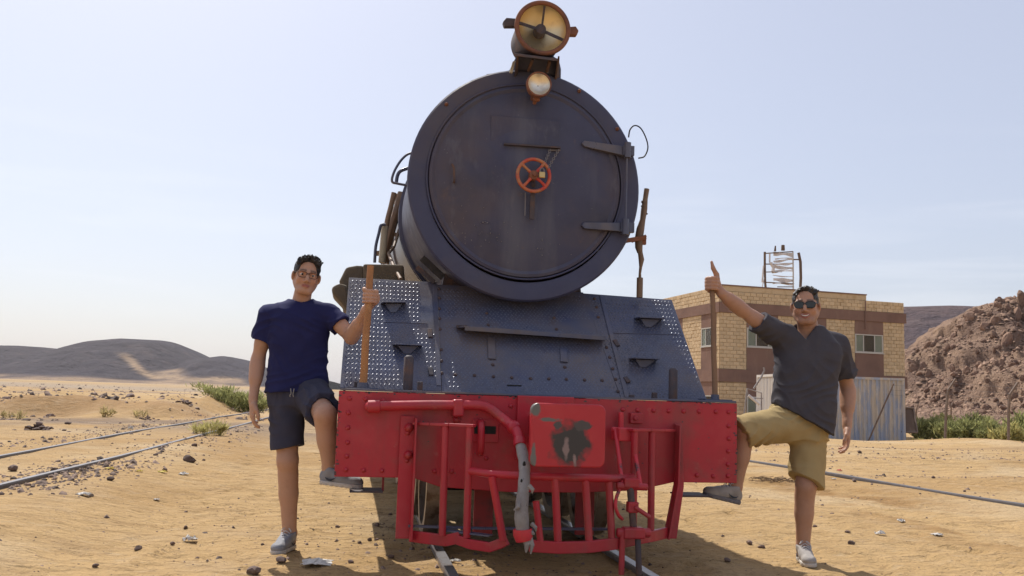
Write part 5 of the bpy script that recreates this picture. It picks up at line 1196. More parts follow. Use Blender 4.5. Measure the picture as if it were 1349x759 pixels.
# ------------------------------------------------------------------ stones and litter one can point at
smesh = [rock_mesh('stone', 300+i, 2, random.uniform(.55, .75)) for i in range(8)]
for me in smesh: me.materials.append(M['stone'])
def stone(px, py, wpx, label, group='loose stones on the sand', hr=1.0, k=None):
    p = gpt(px, py); d = (p-Vector(CAM)).dot(Vector(_f)); s = wpx*d/1175.57
    o = bpy.data.objects.new('stone', smesh[(k if k is not None else random.randrange(8))]); C.objects.link(o)
    o.location = (p.x, p.y, p.z+s*.16*hr); o.scale = (s, s*.8, s*hr); o.rotation_euler = (random.uniform(-.2, .2), random.uniform(-.2, .2), random.uniform(0, 6.3))
    o['label'] = label; o['category'] = 'stone'; o['group'] = group; return o
for px, py, w, lab in ((248, 608, 19, 'flat brown stone right of the siding, largest on the left'), (205, 600, 8, 'dark round stone just beside the near rail'), (268, 607, 5, 'tiny dark stone right of the flat brown one'),
    (18, 621, 17, 'brown stone between the siding rails at the left edge'), (256, 588, 8, 'dark stone below the yellow green tuft'), (302, 583, 5, 'small dark stone left of the hanging hand'),
    (145, 633, 11, 'low brown stone left of the yellow litter'), (244, 696, 8, 'small grey stone above the white scrap at lower left'), (182, 724, 12, 'pale brown stone left of the white scrap'), (227, 718, 9, 'dark stone touching the white scrap at lower left'),
    (335, 757, 22, 'stone cut by the bottom edge left of the man in navy'), (126, 747, 9, 'small dark stone near the bottom left'), (370, 741, 17, 'grey stone under the toe of the man in navy'),
    (988, 718, 12, 'flat dark stone in the sun left of the standing grey shoe'), (1003, 722, 10, 'roundish stone nearest the standing grey shoe'), (958, 740, 11, 'dark stone in the locomotive shadow at right'),
    (1117, 702, 9, 'dark stone right of the standing bare leg'), (1122, 717, 10, 'pointed dark stone below another right of the bare leg'), (1073, 695, 7, 'dark pebble touching the calf line of the standing leg'), (1126, 635, 9, 'stone beyond the single rail near the red scrap'),
    (1083, 666, 5, 'small blue grey pebble right of the bare calf'), (1132, 597, 7, 'small dark stone below the hanging hand of the man in grey'), (1229, 630, 7, 'dark stone standing alone beyond the single rail'), (1271, 648, 5, 'tiny dark stone on the single rail line at right'),
    (952, 707, 6, 'small pebble at the edge of the locomotive shadow'), (487, 712, 8, 'dark stone in the sand left of the pilot'), (497, 693, 9, 'dark brown stone left of the pilot foot'), (462, 742, 9, 'dark stone by the white paper'), (474, 716, 7, 'small stone between the white paper and the pilot'),
    (515, 735, 9, 'flat stone inside the shadow near the bottom'), (445, 695, 7, 'small dark stone under the raised grey shoe'), (565, 722, 6, 'pebble beside the middle rail under the pilot')):
    stone(px, py, w, lab)
for px, D, w, lab in ((1126, 40.2, .7, 'pale rubble stone at the foot of the container'), (1140, 40.0, .6, 'flat rubble stone under the leaning pole'), (1155, 40.1, .5, 'rubble stone right of the leaning pole'), (1182, 40.6, .45, 'rubble stone by the container corner'), (1090, 40.2, .6, 'rubble stone beside the grey shirt hem')):
    p = cf(px, 565, D); o = bpy.data.objects.new('stone', smesh[random.randrange(8)]); C.objects.link(o)
    o.location = (p.x, p.y, float(gh(p.x, p.y))+.05); o.scale = (w, w*.8, w*.7); o.rotation_euler = (0, 0, random.uniform(0, 6)); o['label'] = lab; o['category'] = 'stone'; o['group'] = 'rubble along the container'
for pts, D in ((((200, 527), (275, 526)), 26),): pass
for px, py, w, lab in ((118, 525, 12, 'dark rock on the lip of the far bank, left one'), (132, 527, 12, 'dark rock on the lip of the far bank, right one'), (68, 526, 13, 'dark rock on the far bank nearest the left edge'), (170, 524, 16, 'long flat rock on the lip of the far bank'), (9, 522, 14, 'dark rock on the far bank cut by the left edge'),
    (89, 559, 9, 'lone dark stone right of the dark heap')):
    stone(px, py, w, lab, 'dark rocks beyond the siding', .8)
def heap(label, px, py, wpx, n, seed, hgt=.3):
    p = gpt(px, py); d = (p-Vector(CAM)).dot(Vector(_f)); R_ = wpx*d/1175.57/2; rnd = random.Random(seed)
    t = thing('stone_heap', label, 'stone heap', p)
    for i in range(n):
        a, r = rnd.uniform(0, 6.3), abs(rnd.gauss(0, .5)); s_ = R_*rnd.uniform(.10, .30)
        x, y = p.x+R_*r*math.cos(a), p.y+R_*.8*r*math.sin(a)
        inst('stone', smesh[rnd.randrange(8)], t, (x, y, float(gh(x, y))+s_*.15+R_*hgt*max(0, 1-r*1.3)*rnd.random()), Matrix.Rotation(rnd.uniform(0, 6), 3, 'Z') @ Matrix.Rotation(rnd.uniform(-.6, .6), 3, 'X'), (s_*rnd.uniform(.8, 1.4), s_, s_*rnd.uniform(.5, .9)))
heap('low spread heap of dark stones beyond the siding near the left edge', 50, 567, 60, 60, 1)
heap('compact heap of dark slabs just beyond the far siding rail', 194, 553, 30, 36, 2, .5)
heap('low heap of dark slabs beside the green bush', 246, 542, 36, 34, 3)
def crumple(name, px, py, w, h, m, label, cat, seed):
    p = gpt(px, py, .004); d = (p-Vector(CAM)).dot(Vector(_f)); s = w*d/1175.57*(1 if w > 30 else .8); rnd = random.Random(seed)
    n = 7; mb = MB(); V = []
    for i in range(n):
        for j in range(n):
            x, y = (i/(n-1)-.5), (j/(n-1)-.5); r = math.hypot(x, y)
            V.append((p.x+s*(x+rnd.gauss(0, .05)), p.y+s*.75*(y+rnd.gauss(0, .05)), p.z+s*h*(rnd.random()*(1.1-r))+.004))
    F = [(i*n+j, (i+1)*n+j, (i+1)*n+j+1, i*n+j+1) for i in range(n-1) for j in range(n-1)]
    me = mb.add(V, F).mesh(name, p); o = solo(name, me, m, label, cat, loc=p)
    sd = o.modifiers.new('thickness', 'SOLIDIFY'); sd.thickness = .004
    return o
crumple('paper_scrap', 417, 745, 38, .18, M['litter'], 'crumpled white paper beside the standing shoe of the man in navy', 'litter', 1)
crumple('paper_scrap', 250, 714, 22, .55, M['litter'], 'white scrap lying by a dark stone at lower left', 'litter', 2)
crumple('paper_scrap', 242, 626, 15, .3, M['litter'], 'white scrap right of the yellow litter', 'litter', 3)
crumple('paper_scrap', 206, 659, 9, .2, M['litter'], 'small white scrap in the sand at left', 'litter', 4)
crumple('paper_scrap', 110, 653, 20, .3, M['litter'], 'torn whitish scrap below the near rail', 'litter', 5)
crumple('paper_scrap', 1187, 688, 11, .5, M['litter'], 'white scrap in the sand right of the bare leg, upper one', 'litter', 6)
crumple('paper_scrap', 1160, 705, 15, .5, M['litter'], 'white scrap nearest the bare leg', 'litter', 7)
crumple('paper_scrap', 1235, 706, 16, .25, M['litter'], 'flat white scrap farthest right in the sand', 'litter', 8)
crumple('paper_scrap', 1106, 621, 7, .5, M['redlit'], 'small red scrap beyond the single rail', 'litter', 9)
crumple('paper_scrap', 1098, 632, 7, .4, M['litter'], 'tiny white scrap below the red one', 'litter', 10)
crumple('paper_scrap', 172, 566, 8, .9, M['litter'], 'white lump just beyond the far siding rail', 'litter', 11)
crumple('yellow_scrap', 145, 619, 12, .3, M['yellow'], 'yellow litter nearest the near siding rail', 'litter', 12)
crumple('yellow_scrap', 184, 622, 9, .4, M['yellow'], 'yellow litter in the middle of three', 'litter', 13)
crumple('yellow_scrap', 214, 623, 14, .3, M['yellow'], 'yellow litter left of a white scrap', 'litter', 14)
crumple('paper_scrap', 600, 742, 16, .3, M['litter'], 'pale scrap in the shade beside the middle rail', 'litter', 15)

# ------------------------------------------------------------------ haze
hz = bpy.data.materials.new('haze'); hz.use_nodes = True; hz.node_tree.nodes.clear()
_v = hz.node_tree.nodes.new('ShaderNodeVolumePrincipled'); _v.inputs['Color'].default_value = (.93, .94, .97, 1); _v.inputs['Density'].default_value = .00006; _v.inputs['Anisotropy'].default_value = .35
_vo = hz.node_tree.nodes.new('ShaderNodeOutputMaterial'); hz.node_tree.links.new(_v.outputs[0], _vo.inputs['Volume'])
solo('haze', MB().span((-4600, -4600, -12), (4600, 4600, 130)), hz, kind='stuff')

# ------------------------------------------------------------------ people: bodies and clothes grown as one smooth surface each
def V3(p): return np.array(p, float)
def unit(p): p = V3(p); return p/np.linalg.norm(p)
class Field:
    def __init__(s, lo, hi, h):
        s.lo, s.h = V3(lo), h; s.n = np.ceil((V3(hi)-s.lo)/h).astype(int)+1
        s.F = np.full(s.n, .5, np.float32)
        s.ax = [(s.lo[i]+h*np.arange(s.n[i])).astype(np.float32) for i in range(3)]
    def like(s): 
        o = Field.__new__(Field); o.lo, o.h, o.n, o.ax = s.lo, s.h, s.n, s.ax; o.F = np.full(s.n, .5, np.float32); return o
    def put(s, fn, lo, hi, k=.02, op='add'):
        pad = k+3*s.h
        i0 = np.clip(np.floor((V3(lo)-pad-s.lo)/s.h).astype(int), 0, s.n); i1 = np.clip(np.ceil((V3(hi)+pad-s.lo)/s.h).astype(int)+1, 0, s.n)
        if (i1 <= i0).any(): return s
        sl = tuple(slice(a, b) for a, b in zip(i0, i1))
        X, Y, Z = s.ax[0][sl[0]][:, None, None], s.ax[1][sl[1]][None, :, None], s.ax[2][sl[2]][None, None, :]
        d = fn(X, Y, Z).astype(np.float32); A = s.F[sl]; k = max(k, 1e-5)
        if op == 'add': h = np.maximum(k-np.abs(A-d), 0)/k; s.F[sl] = np.minimum(A, d)-h*h*k*.25
        elif op == 'sub': h = np.maximum(k-np.abs(A+d), 0)/k; s.F[sl] = np.maximum(A, -d)+h*h*k*.25
        return s
    def cone(s, a, b, ra, rb, k=.02, op='add', flat=None):
        "round cone from a to b; flat = (direction, factor) squashes it along a direction"
        a, b = V3(a), V3(b); ab = b-a; L2 = float(ab@ab)+1e-9
        def fn(X, Y, Z):
            px, py, pz = X-a[0], Y-a[1], Z-a[2]
            t = np.clip((px*ab[0]+py*ab[1]+pz*ab[2])/L2, 0, 1)
            qx, qy, qz = px-t*ab[0], py-t*ab[1], pz-t*ab[2]
            d2 = qx*qx+qy*qy+qz*qz
            if flat is not None:
                f = V3(flat[0]); c = qx*f[0]+qy*f[1]+qz*f[2]; d2 = d2 + c*c*(flat[1]**2-1)
            return np.sqrt(d2)-(ra+(rb-ra)*t)
        r = max(ra, rb); return s.put(fn, np.minimum(a, b)-r, np.maximum(a, b)+r, k, op)
    def chain(s, pts, rs, k=.012, op='add'):
        for i in range(len(pts)-1): s.cone(pts[i], pts[i+1], rs[i], rs[i+1], k, op)
        return s
    def ell(s, c, r, ax=None, k=.02, op='add'):
        c, r = V3(c), V3(r); A = np.eye(3) if ax is None else np.array([unit(v) for v in ax])
        def fn(X, Y, Z):
            px, py, pz = X-c[0], Y-c[1], Z-c[2]
            u = [(px*A[i, 0]+py*A[i, 1]+pz*A[i, 2]) for i in range(3)]
            k0 = np.sqrt(sum((u[i]/r[i])**2 for i in range(3))); k1 = np.sqrt(sum((u[i]/r[i]**2)**2 for i in range(3)))+1e-6
            return k0*(k0-1)/k1
        R = r.max(); return s.put(fn, c-R, c+R, k, op)
    def trunk(s, p0, p1, lat, front, ts, a, b, k=.03, op='add', ex=2.4, fo=None):
        "stack of rounded cross sections along the spine p0 -> p1: half widths a, half depths b, front offsets fo"
        p0, p1 = V3(p0), V3(p1); ax = p1-p0; L = np.linalg.norm(ax); ax = ax/L
        lat = V3(lat); lat = unit(lat-ax*(lat@ax)); fr = np.cross(lat, ax); fr = fr*(1 if fr@V3(front) > 0 else -1)
        def fn(X, Y, Z):
            px, py, pz = X-p0[0], Y-p0[1], Z-p0[2]
            t = (px*ax[0]+py*ax[1]+pz*ax[2])/L; tc = np.clip(t, 0, 1)
            A = np.interp(tc, ts, a); B = np.interp(tc, ts, b); O = np.interp(tc, ts, fo) if fo is not None else 0
            u = np.abs(px*lat[0]+py*lat[1]+pz*lat[2]); v = np.abs(px*fr[0]+py*fr[1]+pz*fr[2]-O)
            g = ((u/A)**ex+(v/B)**ex)**(1/ex)
            gr = np.sqrt((u/A**2)**2+(v/B**2)**2)/np.maximum(np.sqrt((u/A)**2+(v/B)**2), 1e-4)
            d = (g-1)/np.maximum(gr, 1e-3)
            d = np.clip(d, -.3, .3)
            return np.maximum(d, np.maximum((t-1)*L, -t*L))
        R = max(max(a), max(b))+.03; return s.put(fn, np.minimum(p0, p1)-R, np.maximum(p0, p1)+R, k, op)
    def cut(s, p, n, k=.004):
        "keep the side n points away from"
        p, n = V3(p), unit(n)
        d = (s.ax[0][:, None, None]-p[0])*n[0]+(s.ax[1][None, :, None]-p[1])*n[1]+(s.ax[2][None, None, :]-p[2])*n[2]
        s.F = np.maximum(s.F, d.astype(np.float32)); return s
    def wrinkle(s, fn, band=.03):
        "move the surface by fn(x, y, z) where it passes nearby"
        idx = np.nonzero(np.abs(s.F) < band)
        if len(idx[0]): s.F[idx] += fn(s.ax[0][idx[0]].astype(float), s.ax[1][idx[1]].astype(float), s.ax[2][idx[2]].astype(float)).astype(np.float32)
        return s
    def union(s, o, k=.004):
        h = np.maximum(k-np.abs(s.F-o.F), 0)/k; s.F = np.minimum(s.F, o.F)-h*h*k*.25; return s
    def minus(s, o, off=0.0): s.F = np.maximum(s.F, -(o.F-off)); return s
    def mesh(s, name, org, col=None):
        F = s.F.copy(); F[0] = F[-1] = .1; F[:, 0] = F[:, -1] = .1; F[:, :, 0] = F[:, :, -1] = .1
        S = F < 0; nx, ny, nz = F.shape
        cnt = np.zeros((nx-1, ny-1, nz-1), np.uint8)
        for dx in (0, 1):
            for dy in (0, 1):
                for dz in (0, 1): cnt += S[dx:nx-1+dx, dy:ny-1+dy, dz:nz-1+dz]
        I, J, K = np.nonzero((cnt > 0) & (cnt < 8))
        vid = np.full(cnt.shape, -1, np.int32); vid[I, J, K] = np.arange(len(I))
        acc = np.zeros((len(I), 3)); num = np.zeros(len(I))
        cs = [(a, b, c) for a in (0, 1) for b in (0, 1) for c in (0, 1)]
        for p in cs:
            for q in cs:
                if sum(abs(np.subtract(p, q))) != 1 or p > q: continue
                fa, fb = F[I+p[0], J+p[1], K+p[2]], F[I+q[0], J+q[1], K+q[2]]
                m = (fa < 0) != (fb < 0); t = np.where(m, fa/np.where(m, fa-fb, 1), 0)[:, None]
                acc += np.where(m[:, None], np.array(p)+(np.array(q)-np.array(p))*t, 0); num += m
        V = (np.stack([I, J, K], -1)+acc/num[:, None])*s.h+s.lo
        Q = []
        for a in range(3):
            b, c = (a+1) % 3, (a+2) % 3
            s0 = [slice(0, None)]*3; s1 = [slice(0, None)]*3; s0[a] = slice(0, -1); s1[a] = slice(1, None)
            A, B = S[tuple(s0)], S[tuple(s1)]; e = np.array(np.nonzero(A != B)); 
            ok = (e[b] > 0) & (e[c] > 0) & (e[b] < F.shape[b]-1) & (e[c] < F.shape[c]-1); e = e[:, ok]
            ins = A[e[0], e[1], e[2]]
            def cell(db, dc): g = e.copy(); g[b] += db; g[c] += dc; return vid[g[0], g[1], g[2]]
            q = np.stack([cell(-1, -1), cell(0, -1), cell(0, 0), cell(-1, 0)], -1); q[~ins] = q[~ins][:, ::-1]; Q.append(q)
        Q = np.concatenate(Q)
        # one light smoothing pass
        ed = np.concatenate([Q[:, [0, 1]], Q[:, [1, 2]], Q[:, [2, 3]], Q[:, [3, 0]]]); sm = np.zeros_like(V); dg = np.zeros(len(V))
        for i in range(3): sm[:, i] = np.bincount(ed[:, 0], V[ed[:, 1], i], len(V)) + np.bincount(ed[:, 1], V[ed[:, 0], i], len(V))
        dg = np.bincount(ed[:, 0], minlength=len(V))+np.bincount(ed[:, 1], minlength=len(V)); V = V*.5+.5*sm/np.maximum(dg, 1)[:, None]
        me = arr_mesh(bpy.data.meshes.new(name), V-V3(org), Q)
        if col is not None:
            cc = col(V); at_ = me.attributes.new('col', 'FLOAT_COLOR', 'POINT')
            at_.data.foreach_set('color', np.concatenate([cc, np.ones((len(V), 1))], 1).astype(np.float32).ravel())
        return me

class Head:
    def __init__(s, c, fwd, up, sc):
        s.c = V3(c); f = unit(fwd); u = unit(V3(up)-f*(V3(up)@f)); s.f, s.u, s.l, s.s = f, u, np.cross(u, f), sc
    def p(s, l, f, u): return s.c + s.s*(s.l*l+s.f*f+s.u*u)
    def loc(s, V): d = (V-s.c)/s.s; return d@s.l, d@s.f, d@s.u
    def grow(s, B, smile=0.0, full=0.0):
        p, k, ax = s.p, s.s, (s.l, s.f, s.u)
        B.ell(p(0, -.012, .036), k*V3((.073, .094, .084)), ax, .01)
        B.ell(p(0, .022, -.030), k*V3((.060+.004*full, .066, .076)), ax, .03)
        B.cone(p(-.016, .066, -.092), p(.016, .066, -.092), k*.020, k*.020, .025)
        for e in (-1, 1):
            B.cone(p(e*.058, -.005, -.040), p(e*.028, .056, -.092), k*(.016+.006*full), k*.017, .03)
            B.ell(p(e*.037, .060, -.026), k*V3((.022+.006*full, .022, .022)), ax, .022)
            B.cone(p(e*.012, .084, .026), p(e*.046, .068, .024), k*.0095, k*.008, .014)
            B.ell(p(e*.079, -.008, -.004), k*V3((.009, .019, .031)), (s.l+s.f*.35*-e, s.f, s.u), .006)
            B.ell(p(e*.032, .094, .005), k*V3((.018, .014, .011)), ax, .014, 'sub')
            B.ell(p(e*.0125, .094, -.036), k*V3((.009, .010, .008)), ax, .008)
        B.chain([p(0, .084, .018), p(0, .097, -.010), p(0, .110, -.030)], [k*.0075, k*.009, k*.0115], .012)
        w = .021+.006*smile; lift = .007*smile
        for zz, rr, ff in ((-.0570, .0050, .0905), (-.0690, .0060, .0885)):
            B.chain([p(-w, .078, zz+lift*.8+(.004 if zz < -.06 else -.003)), p(0, ff, zz), p(w, .078, zz+lift*.8+(.004 if zz < -.06 else -.003))], [k*.003, k*rr, k*.003], .008)
        B.ell(p(0, .098, -.0625), k*V3((w*.95, .010, .0022+.003*smile)), ax, .004, 'sub')
    def tint(s, V, base, beard=0.0):
        l, f, u = s.loc(V); C_ = np.tile(V3(base), (len(V), 1)); near = (np.abs(l) < .1) & (np.abs(u) < .14) & (np.abs(f) < .14)
        def mix(m, col): 
            nonlocal C_; m = (np.clip(m, 0, 1)*near)[:, None]; C_ = C_*(1-m)+V3(col)*m
        if beard: 
            jaw = sst(-.030, -.055, u + .35*np.maximum(0, np.abs(l)-.045) - .02*(f < .02))*sst(-.02, .03, f+.03)
            mix(jaw*beard*(1-.75*np.exp(-((np.abs(l)-.045)/.02)**2)*sst(-.07, -.03, u)), (base[0]*.50, base[1]*.52, base[2]*.62))
        mix(.65*np.exp(-((u+.063)/.0095)**2)*np.exp(-(l/.025)**4)*(f > .07), (base[0]*.85, base[1]*.42, base[2]*.42))
        mix(.35*np.exp(-((np.abs(l)-.04)/.02)**2-((u+.03)/.022)**2)*(f > .03), (base[0]*1.02, base[1]*.72, base[2]*.68))
        brow = np.exp(-((u-.030-.05*np.abs(l)*(np.abs(l) < .035))/.0055)**2)*sst(.008, .014, np.abs(l))*sst(.056, .046, np.abs(l))*(f > .05)
        mix(.85*brow, (.03, .02, .016))
        return C_
    def eyes(s, parent):
        for e in (-1, 1):
            c = s.p(e*.032, .0690, .004); R = Matrix((s.l, s.f, s.u)).transposed()
            eo = part('eye', MB().ball(c, s.s*.0118, R, 14, 10), M['eye'], parent, smooth=80)
            part('iris', MB().lathe(Vector(c)+Vector(s.f)*s.s*.0100, s.f, [(0, .0001), (.0012, s.s*.0066), (.0020, s.s*.004), (.0025, .0001)], 14, False, False), M['iris'], eo, smooth=80)

def mouth(hd, parent, w, smile, f0=.0915):
    def q(l, u, df=0): return hd.p(l, f0+df-14*l*l, u+smile*l*l)
    L = np.linspace(-w, w, 11); k = hd.s; e = 1-(L/w)**2
    gap = .0042 if smile > 6 else .0008
    up = MB().tube([q(l, -.0605+gap*x-(.0012 if abs(l) < .003 else 0)) for l, x in zip(L, e)], [k*(.0012+.0030*x) for x in e], 8)
    lo = MB().tube([q(l, -.0655-gap*1.5*x, -.001) for l, x in zip(L, e)], [k*(.0012+.0040*x) for x in e], 8)
    lip = part('lips', up, M['lips'], parent, smooth=60); part('lower_lip', lo, M['lips'], lip, smooth=60)
    if smile > 6:
        part('mouth_opening', MB().tube([q(l, -.0632-.001*x, -.0015) for l, x in zip(L, e)], [k*(.001+.0040*x) for x in e], 8), M['mouth'], lip, smooth=60)
        part('teeth', MB().tube([q(l*.82, -.0622-.0004*x, -.0002) for l, x in zip(L, e)], [k*(.001+.0036*x) for x in e], 8), M['teeth'], lip, smooth=60)
def fist(B, c, a, pd, s_, pr, thumb=None, k=1.0):
    "four fingers and a palm closed round a pole: c centre, a axis up, pd from the pole to the palm, s_ the way the fingers leave"
    c, a, pd = V3(c), unit(a), unit(pd); s_ = unit(V3(s_)-pd*(V3(s_)@pd)); G = B.like()
    B.ell(c+pd*(pr+.019)*1.0+a*-.004, V3((.046, .026, .040))*k, (a, pd, s_), .012)
    for i, hgt in enumerate((.031, .0105, -.0105, -.030)):
        H = B.like() if False else G
        R = pr+.0100; pts = []; rr = []
        for j, th in enumerate((20, 62, 118, 172, 226, 270, 296)):
            t = math.radians(th); tilt = (.004, 0, -.001, -.004)[i]
            pts.append(c+a*(hgt+tilt*j/6)+(pd*math.cos(t)+s_*math.sin(t))*(R+(.008 if th == 62 else .003 if th in (20, 118) else 0)))
            rr.append((.0118, .0120, .0108, .0104, .0098, .0092, .0078)[j]*(1.0, 1.03, .98, .88)[i]*k)
        T = [ (pts[j], pts[j+1], rr[j], rr[j+1]) for j in range(6)]
        for p, q, r0, r1 in T: G.cone(p, q, r0, r1, .0035)
    B.union(G, .006)
    if thumb is not None:
        G = B.like(); G.chain(thumb[0], thumb[1], .006); B.union(G, .012)
def hang_hand(B, w, d, pn, wd, k=1.0, curl=.5):
    "relaxed hand: w wrist, d downwards, pn palm normal, wd from little finger to index"
    w, d = V3(w), unit(d); pn = unit(V3(pn)-d*(V3(pn)@d)); wd = unit(V3(wd)-d*(V3(wd)@d)-pn*(V3(wd)@pn))
    B.cone(w-d*.02, w+d*.03, .026*k, .025*k, .015, flat=(pn, 1.25))
    B.ell(w+d*.060*k, V3((.048, .0155, .040))*k, (d, pn, wd), .016)
    B.ell(w+d*.045*k+wd*.022+pn*.010, V3((.030, .016, .018))*k, (d, pn, wd), .014)
    for i, (o, L, r) in enumerate(((.030, .070, .0090), (.0105, .078, .0094), (-.0095, .073, .0090), (-.0285, .058, .0078))):
        G = B.like(); p = w+d*.096*k+wd*o*k+(d*-.006 if i in (0, 3) else 0); pts, rr, ang = [p-d*.02, p], [r*1.05*k, r*1.08*k], .18+.07*i
        for seg in (.46, .30, .24):
            dirn = d*math.cos(ang)+pn*math.sin(ang)+wd*o*1.2; p = p+dirn*L*seg*k; pts.append(p); rr.append(r*k*(1-.11*len(pts)/3)); ang += curl*(.75+.12*i)
        G.chain(pts, rr, .004); B.union(G, .0045)
    G = B.like(); p = w+d*.028*k+wd*.026*k
    G.chain([p, p+(d*.034+wd*.020+pn*.014)*k, p+(d*.062+wd*.020+pn*.024)*k, p+(d*.086+wd*.013+pn*.029)*k], [.015*k, .0118*k, .0105*k, .0078*k], .006); B.union(G, .010)

def shoe(person, ankle, dirn, up, L, m, sm, tilt=0.0, bottom=None, mark=None):
    "one shoe: ankle joint, pointing direction, sole normal"
    f = unit(dirn); u = unit(V3(up)-f*(V3(up)@f)); l = np.cross(u, f); a = V3(ankle)
    hb = .092 if bottom is None else bottom
    o = a-u*hb-f*.058               # heel, on the ground
    def p(x, y, z): return o+f*x*L/.285+l*y+u*z
    lo = np.minimum(p(-.08, -.1, -.05), p(.38, .1, .2))-.12; hi = np.maximum(p(-.08, -.1, -.05), p(.38, .1, .2))+.12
    B = Field(lo, hi, .0042)
    B.ell(p(.052, 0, .050), (.056, .037, .046), (f, l, u), .02); B.cone(p(.062, 0, .088), p(.060, 0, .120), .043, .040, .02)
    B.cone(p(.085, 0, .090), p(.165, 0, .056), .042, .035, .03); B.cone(p(.14, 0, .045), p(.235, .003, .036), .042, .036, .03, flat=(u, 1.1)); B.ell(p(.235, .002, .036), (.052, .043, .030), (f, l, u), .02)
    B.cut(p(0, 0, .018), -u)
    B.cone(p(.058, 0, .126), p(.055, 0, .16), .034, .036, .006, 'sub'); B.cut(p(.02, 0, .118)+u*.004, u*1.0+f*.25)
    so = part('shoe', B.mesh('shoe', ORG[person.name]), m, person)
    S = Field(lo, hi, .0042)
    for x0, x1, r0, r1 in ((.046, .10, .043, .040), (.10, .17, .040, .042), (.17, .228, .042, .047), (.228, .252, .047, .036)):
        S.cone(p(x0, 0, .014), p(x1, .003, .014), r0, r1, .012)
    S.cut(p(0, 0, .026), u); S.cut(p(0, 0, 0), -u); S.wrinkle(lambda x, y, z: .0015*np.sin(((np.stack([x, y, z], -1)-o)@f)*180)*((np.stack([x, y, z], -1)-o)@u < .012))
    part('sole', S.mesh('sole', ORG[person.name]), sm, so)
    lb = MB()
    for i in range(5):
        x, z = .098+.018*i, .128-.0128*i; w_ = .026-.001*i
        lb.tube(spline([p(x, -w_, z-.012), p(x+.006, 0, z+.005-.001*i), p(x, w_, z-.012)], 4), .0033, 6)
    lb.tube(spline([p(.098, .0, .134), p(.11, .02, .130), p(.12, .034, .112)], 4), .003, 6).tube(spline([p(.098, .0, .134), p(.11, -.02, .132), p(.118, -.032, .115)], 4), .003, 6)
    part('lace', lb, M['lace'], so, smooth=60)
    for e in (-1, 1):
        Q = [p(x, e*y, z) for x, y, z in ((.055, .0405, .048), (.085, .0445, .040), (.12, .0445, .044), (.142, .040, .066), (.128, .043, .050), (.10, .0445, .030), (.07, .0435, .034))]
        part('side_stripe', MB().prism(Q, l*e*.0035), mark or M['shoe_dark'], so)
    part('collar', MB().tube([p(.058-.036*math.cos(t), .036*math.sin(t), .118+.008*math.cos(t)) for t in np.linspace(0, 2*PI, 24, endpoint=False)], .0075, 8, True), M['shoe_dark'], so, smooth=60)
    return so

def limb_shirt(B, sh, el, r0, r1, frac, k=.035, tilt=(0, 0, 0)):
    sh, el = V3(sh), V3(el); G = B.like(); G.cone(sh, sh+(el-sh)*(frac+.25), r0, r1, .01); G.cut(sh+(el-sh)*frac, unit(el-sh)+V3(tilt)); return G
def folds(seed, amp, dirs, sc=14):
    def fn(x, y, z):
        o = 0
        for i, (d, s_, a) in enumerate(dirs):
            q = x*d[0]+y*d[1]+z*d[2]; w = vn(x*6+i*7, y*6, z*6, seed=seed+i)
            rid = np.sin(q*s_*1.15+w*4.6+i); o = o+a*(1-np.abs(rid)**.7*1.6)*sst(-.2, .5, vn(x*5, y*5, z*5+i*3, seed=seed+40+i))
        return -amp*o - amp*.8*vn(x*sc, y*sc, z*sc, seed=seed+90)
    return fn
def glasses(hd, parent, dark):
    p = hd.p; k = hd.s; nm = 'sunglasses' if dark else 'glasses'
    g = None
    mb = MB(); lm = MB(); R = Matrix((hd.l, hd.f, hd.u)).transposed()
    for e in (-1, 1):
        cxl, w, h = (.0325, .0280, .0195) if dark else (.033, .0265, .0175); out = []
        for t in np.linspace(0, 2*PI, 26, endpoint=False):
            c_, s_ = math.cos(t), math.sin(t); x = math.copysign(abs(c_)**.6, c_)*w; z = math.copysign(abs(s_)**.6, s_)*h
            if s_ < 0: x *= .90
            out.append(p(e*(cxl+x), .101-.22*(abs(cxl+x)-.02)**2*8-.004, .003+z))
        mb.tube(out, .0030*k if dark else .0019*k, 6, True)
        lm.prism(out, V3(hd.f)*.0012)
        mb.tube([p(e*.060, .090, .014), p(e*.074, .070, .013), p(e*.080, .0, .010), p(e*.080, -.022, .000)], .0026*k if dark else .0018*k, 6)
    mb.tube(spline([p(-.0075, .1005, .008), p(0, .104, .011), p(.0075, .1005, .008)], 4), .0024*k, 6)
    g = part(nm, mb, M['frame_dark'] if not dark else M['lens_dark'], parent, smooth=60)
    part('lens', lm, M['lens_dark'] if dark else M['lens_clear'], g, smooth=40)
def arm(B, sh, el, wr, flex=(0, -1, 0), k=1.0):
    sh, el, wr = V3(sh), V3(el), V3(wr); ab = unit(wr-el); fl = V3(flex)
    B.cone(sh*.88+el*.12, el, .044*k, .038*k, .03); B.cone(sh*.6+el*.4+fl*.010, sh*.35+el*.65+fl*.008, .040*k, .036*k, .03)
    B.cone(el, wr, .037*k, .0255*k, .025); B.cone(el+ab*.05, el+ab*.12, .041*k, .036*k, .03)
def leg(B, hp, kn, an, back, k=1.0):
    hp, kn, an, back = V3(hp), V3(kn), V3(an), unit(back); sh = an-kn
    B.cone(hp, kn, .082*k, .052*k, .03); B.ell(kn-back*.012, (.047*k, .045*k, .052*k), None, .03)
    B.cone(kn, an, .048*k, .033*k, .03); B.cone(kn+sh*.18+back*.018, kn+sh*.45+back*.014, .047*k, .043*k, .04); B.cone(kn+sh*.45+back*.010, an+back*.008, .042*k, .026*k, .03)
    B.ell(an-sh*.02+V3((.028*k, 0, 0)), (.012*k,)*3, None, .012); B.ell(an-sh*.03-V3((.028*k, 0, 0)), (.012*k,)*3, None, .012); B.cone(an, an+unit(sh)*.05, .034*k, .034*k, .02)

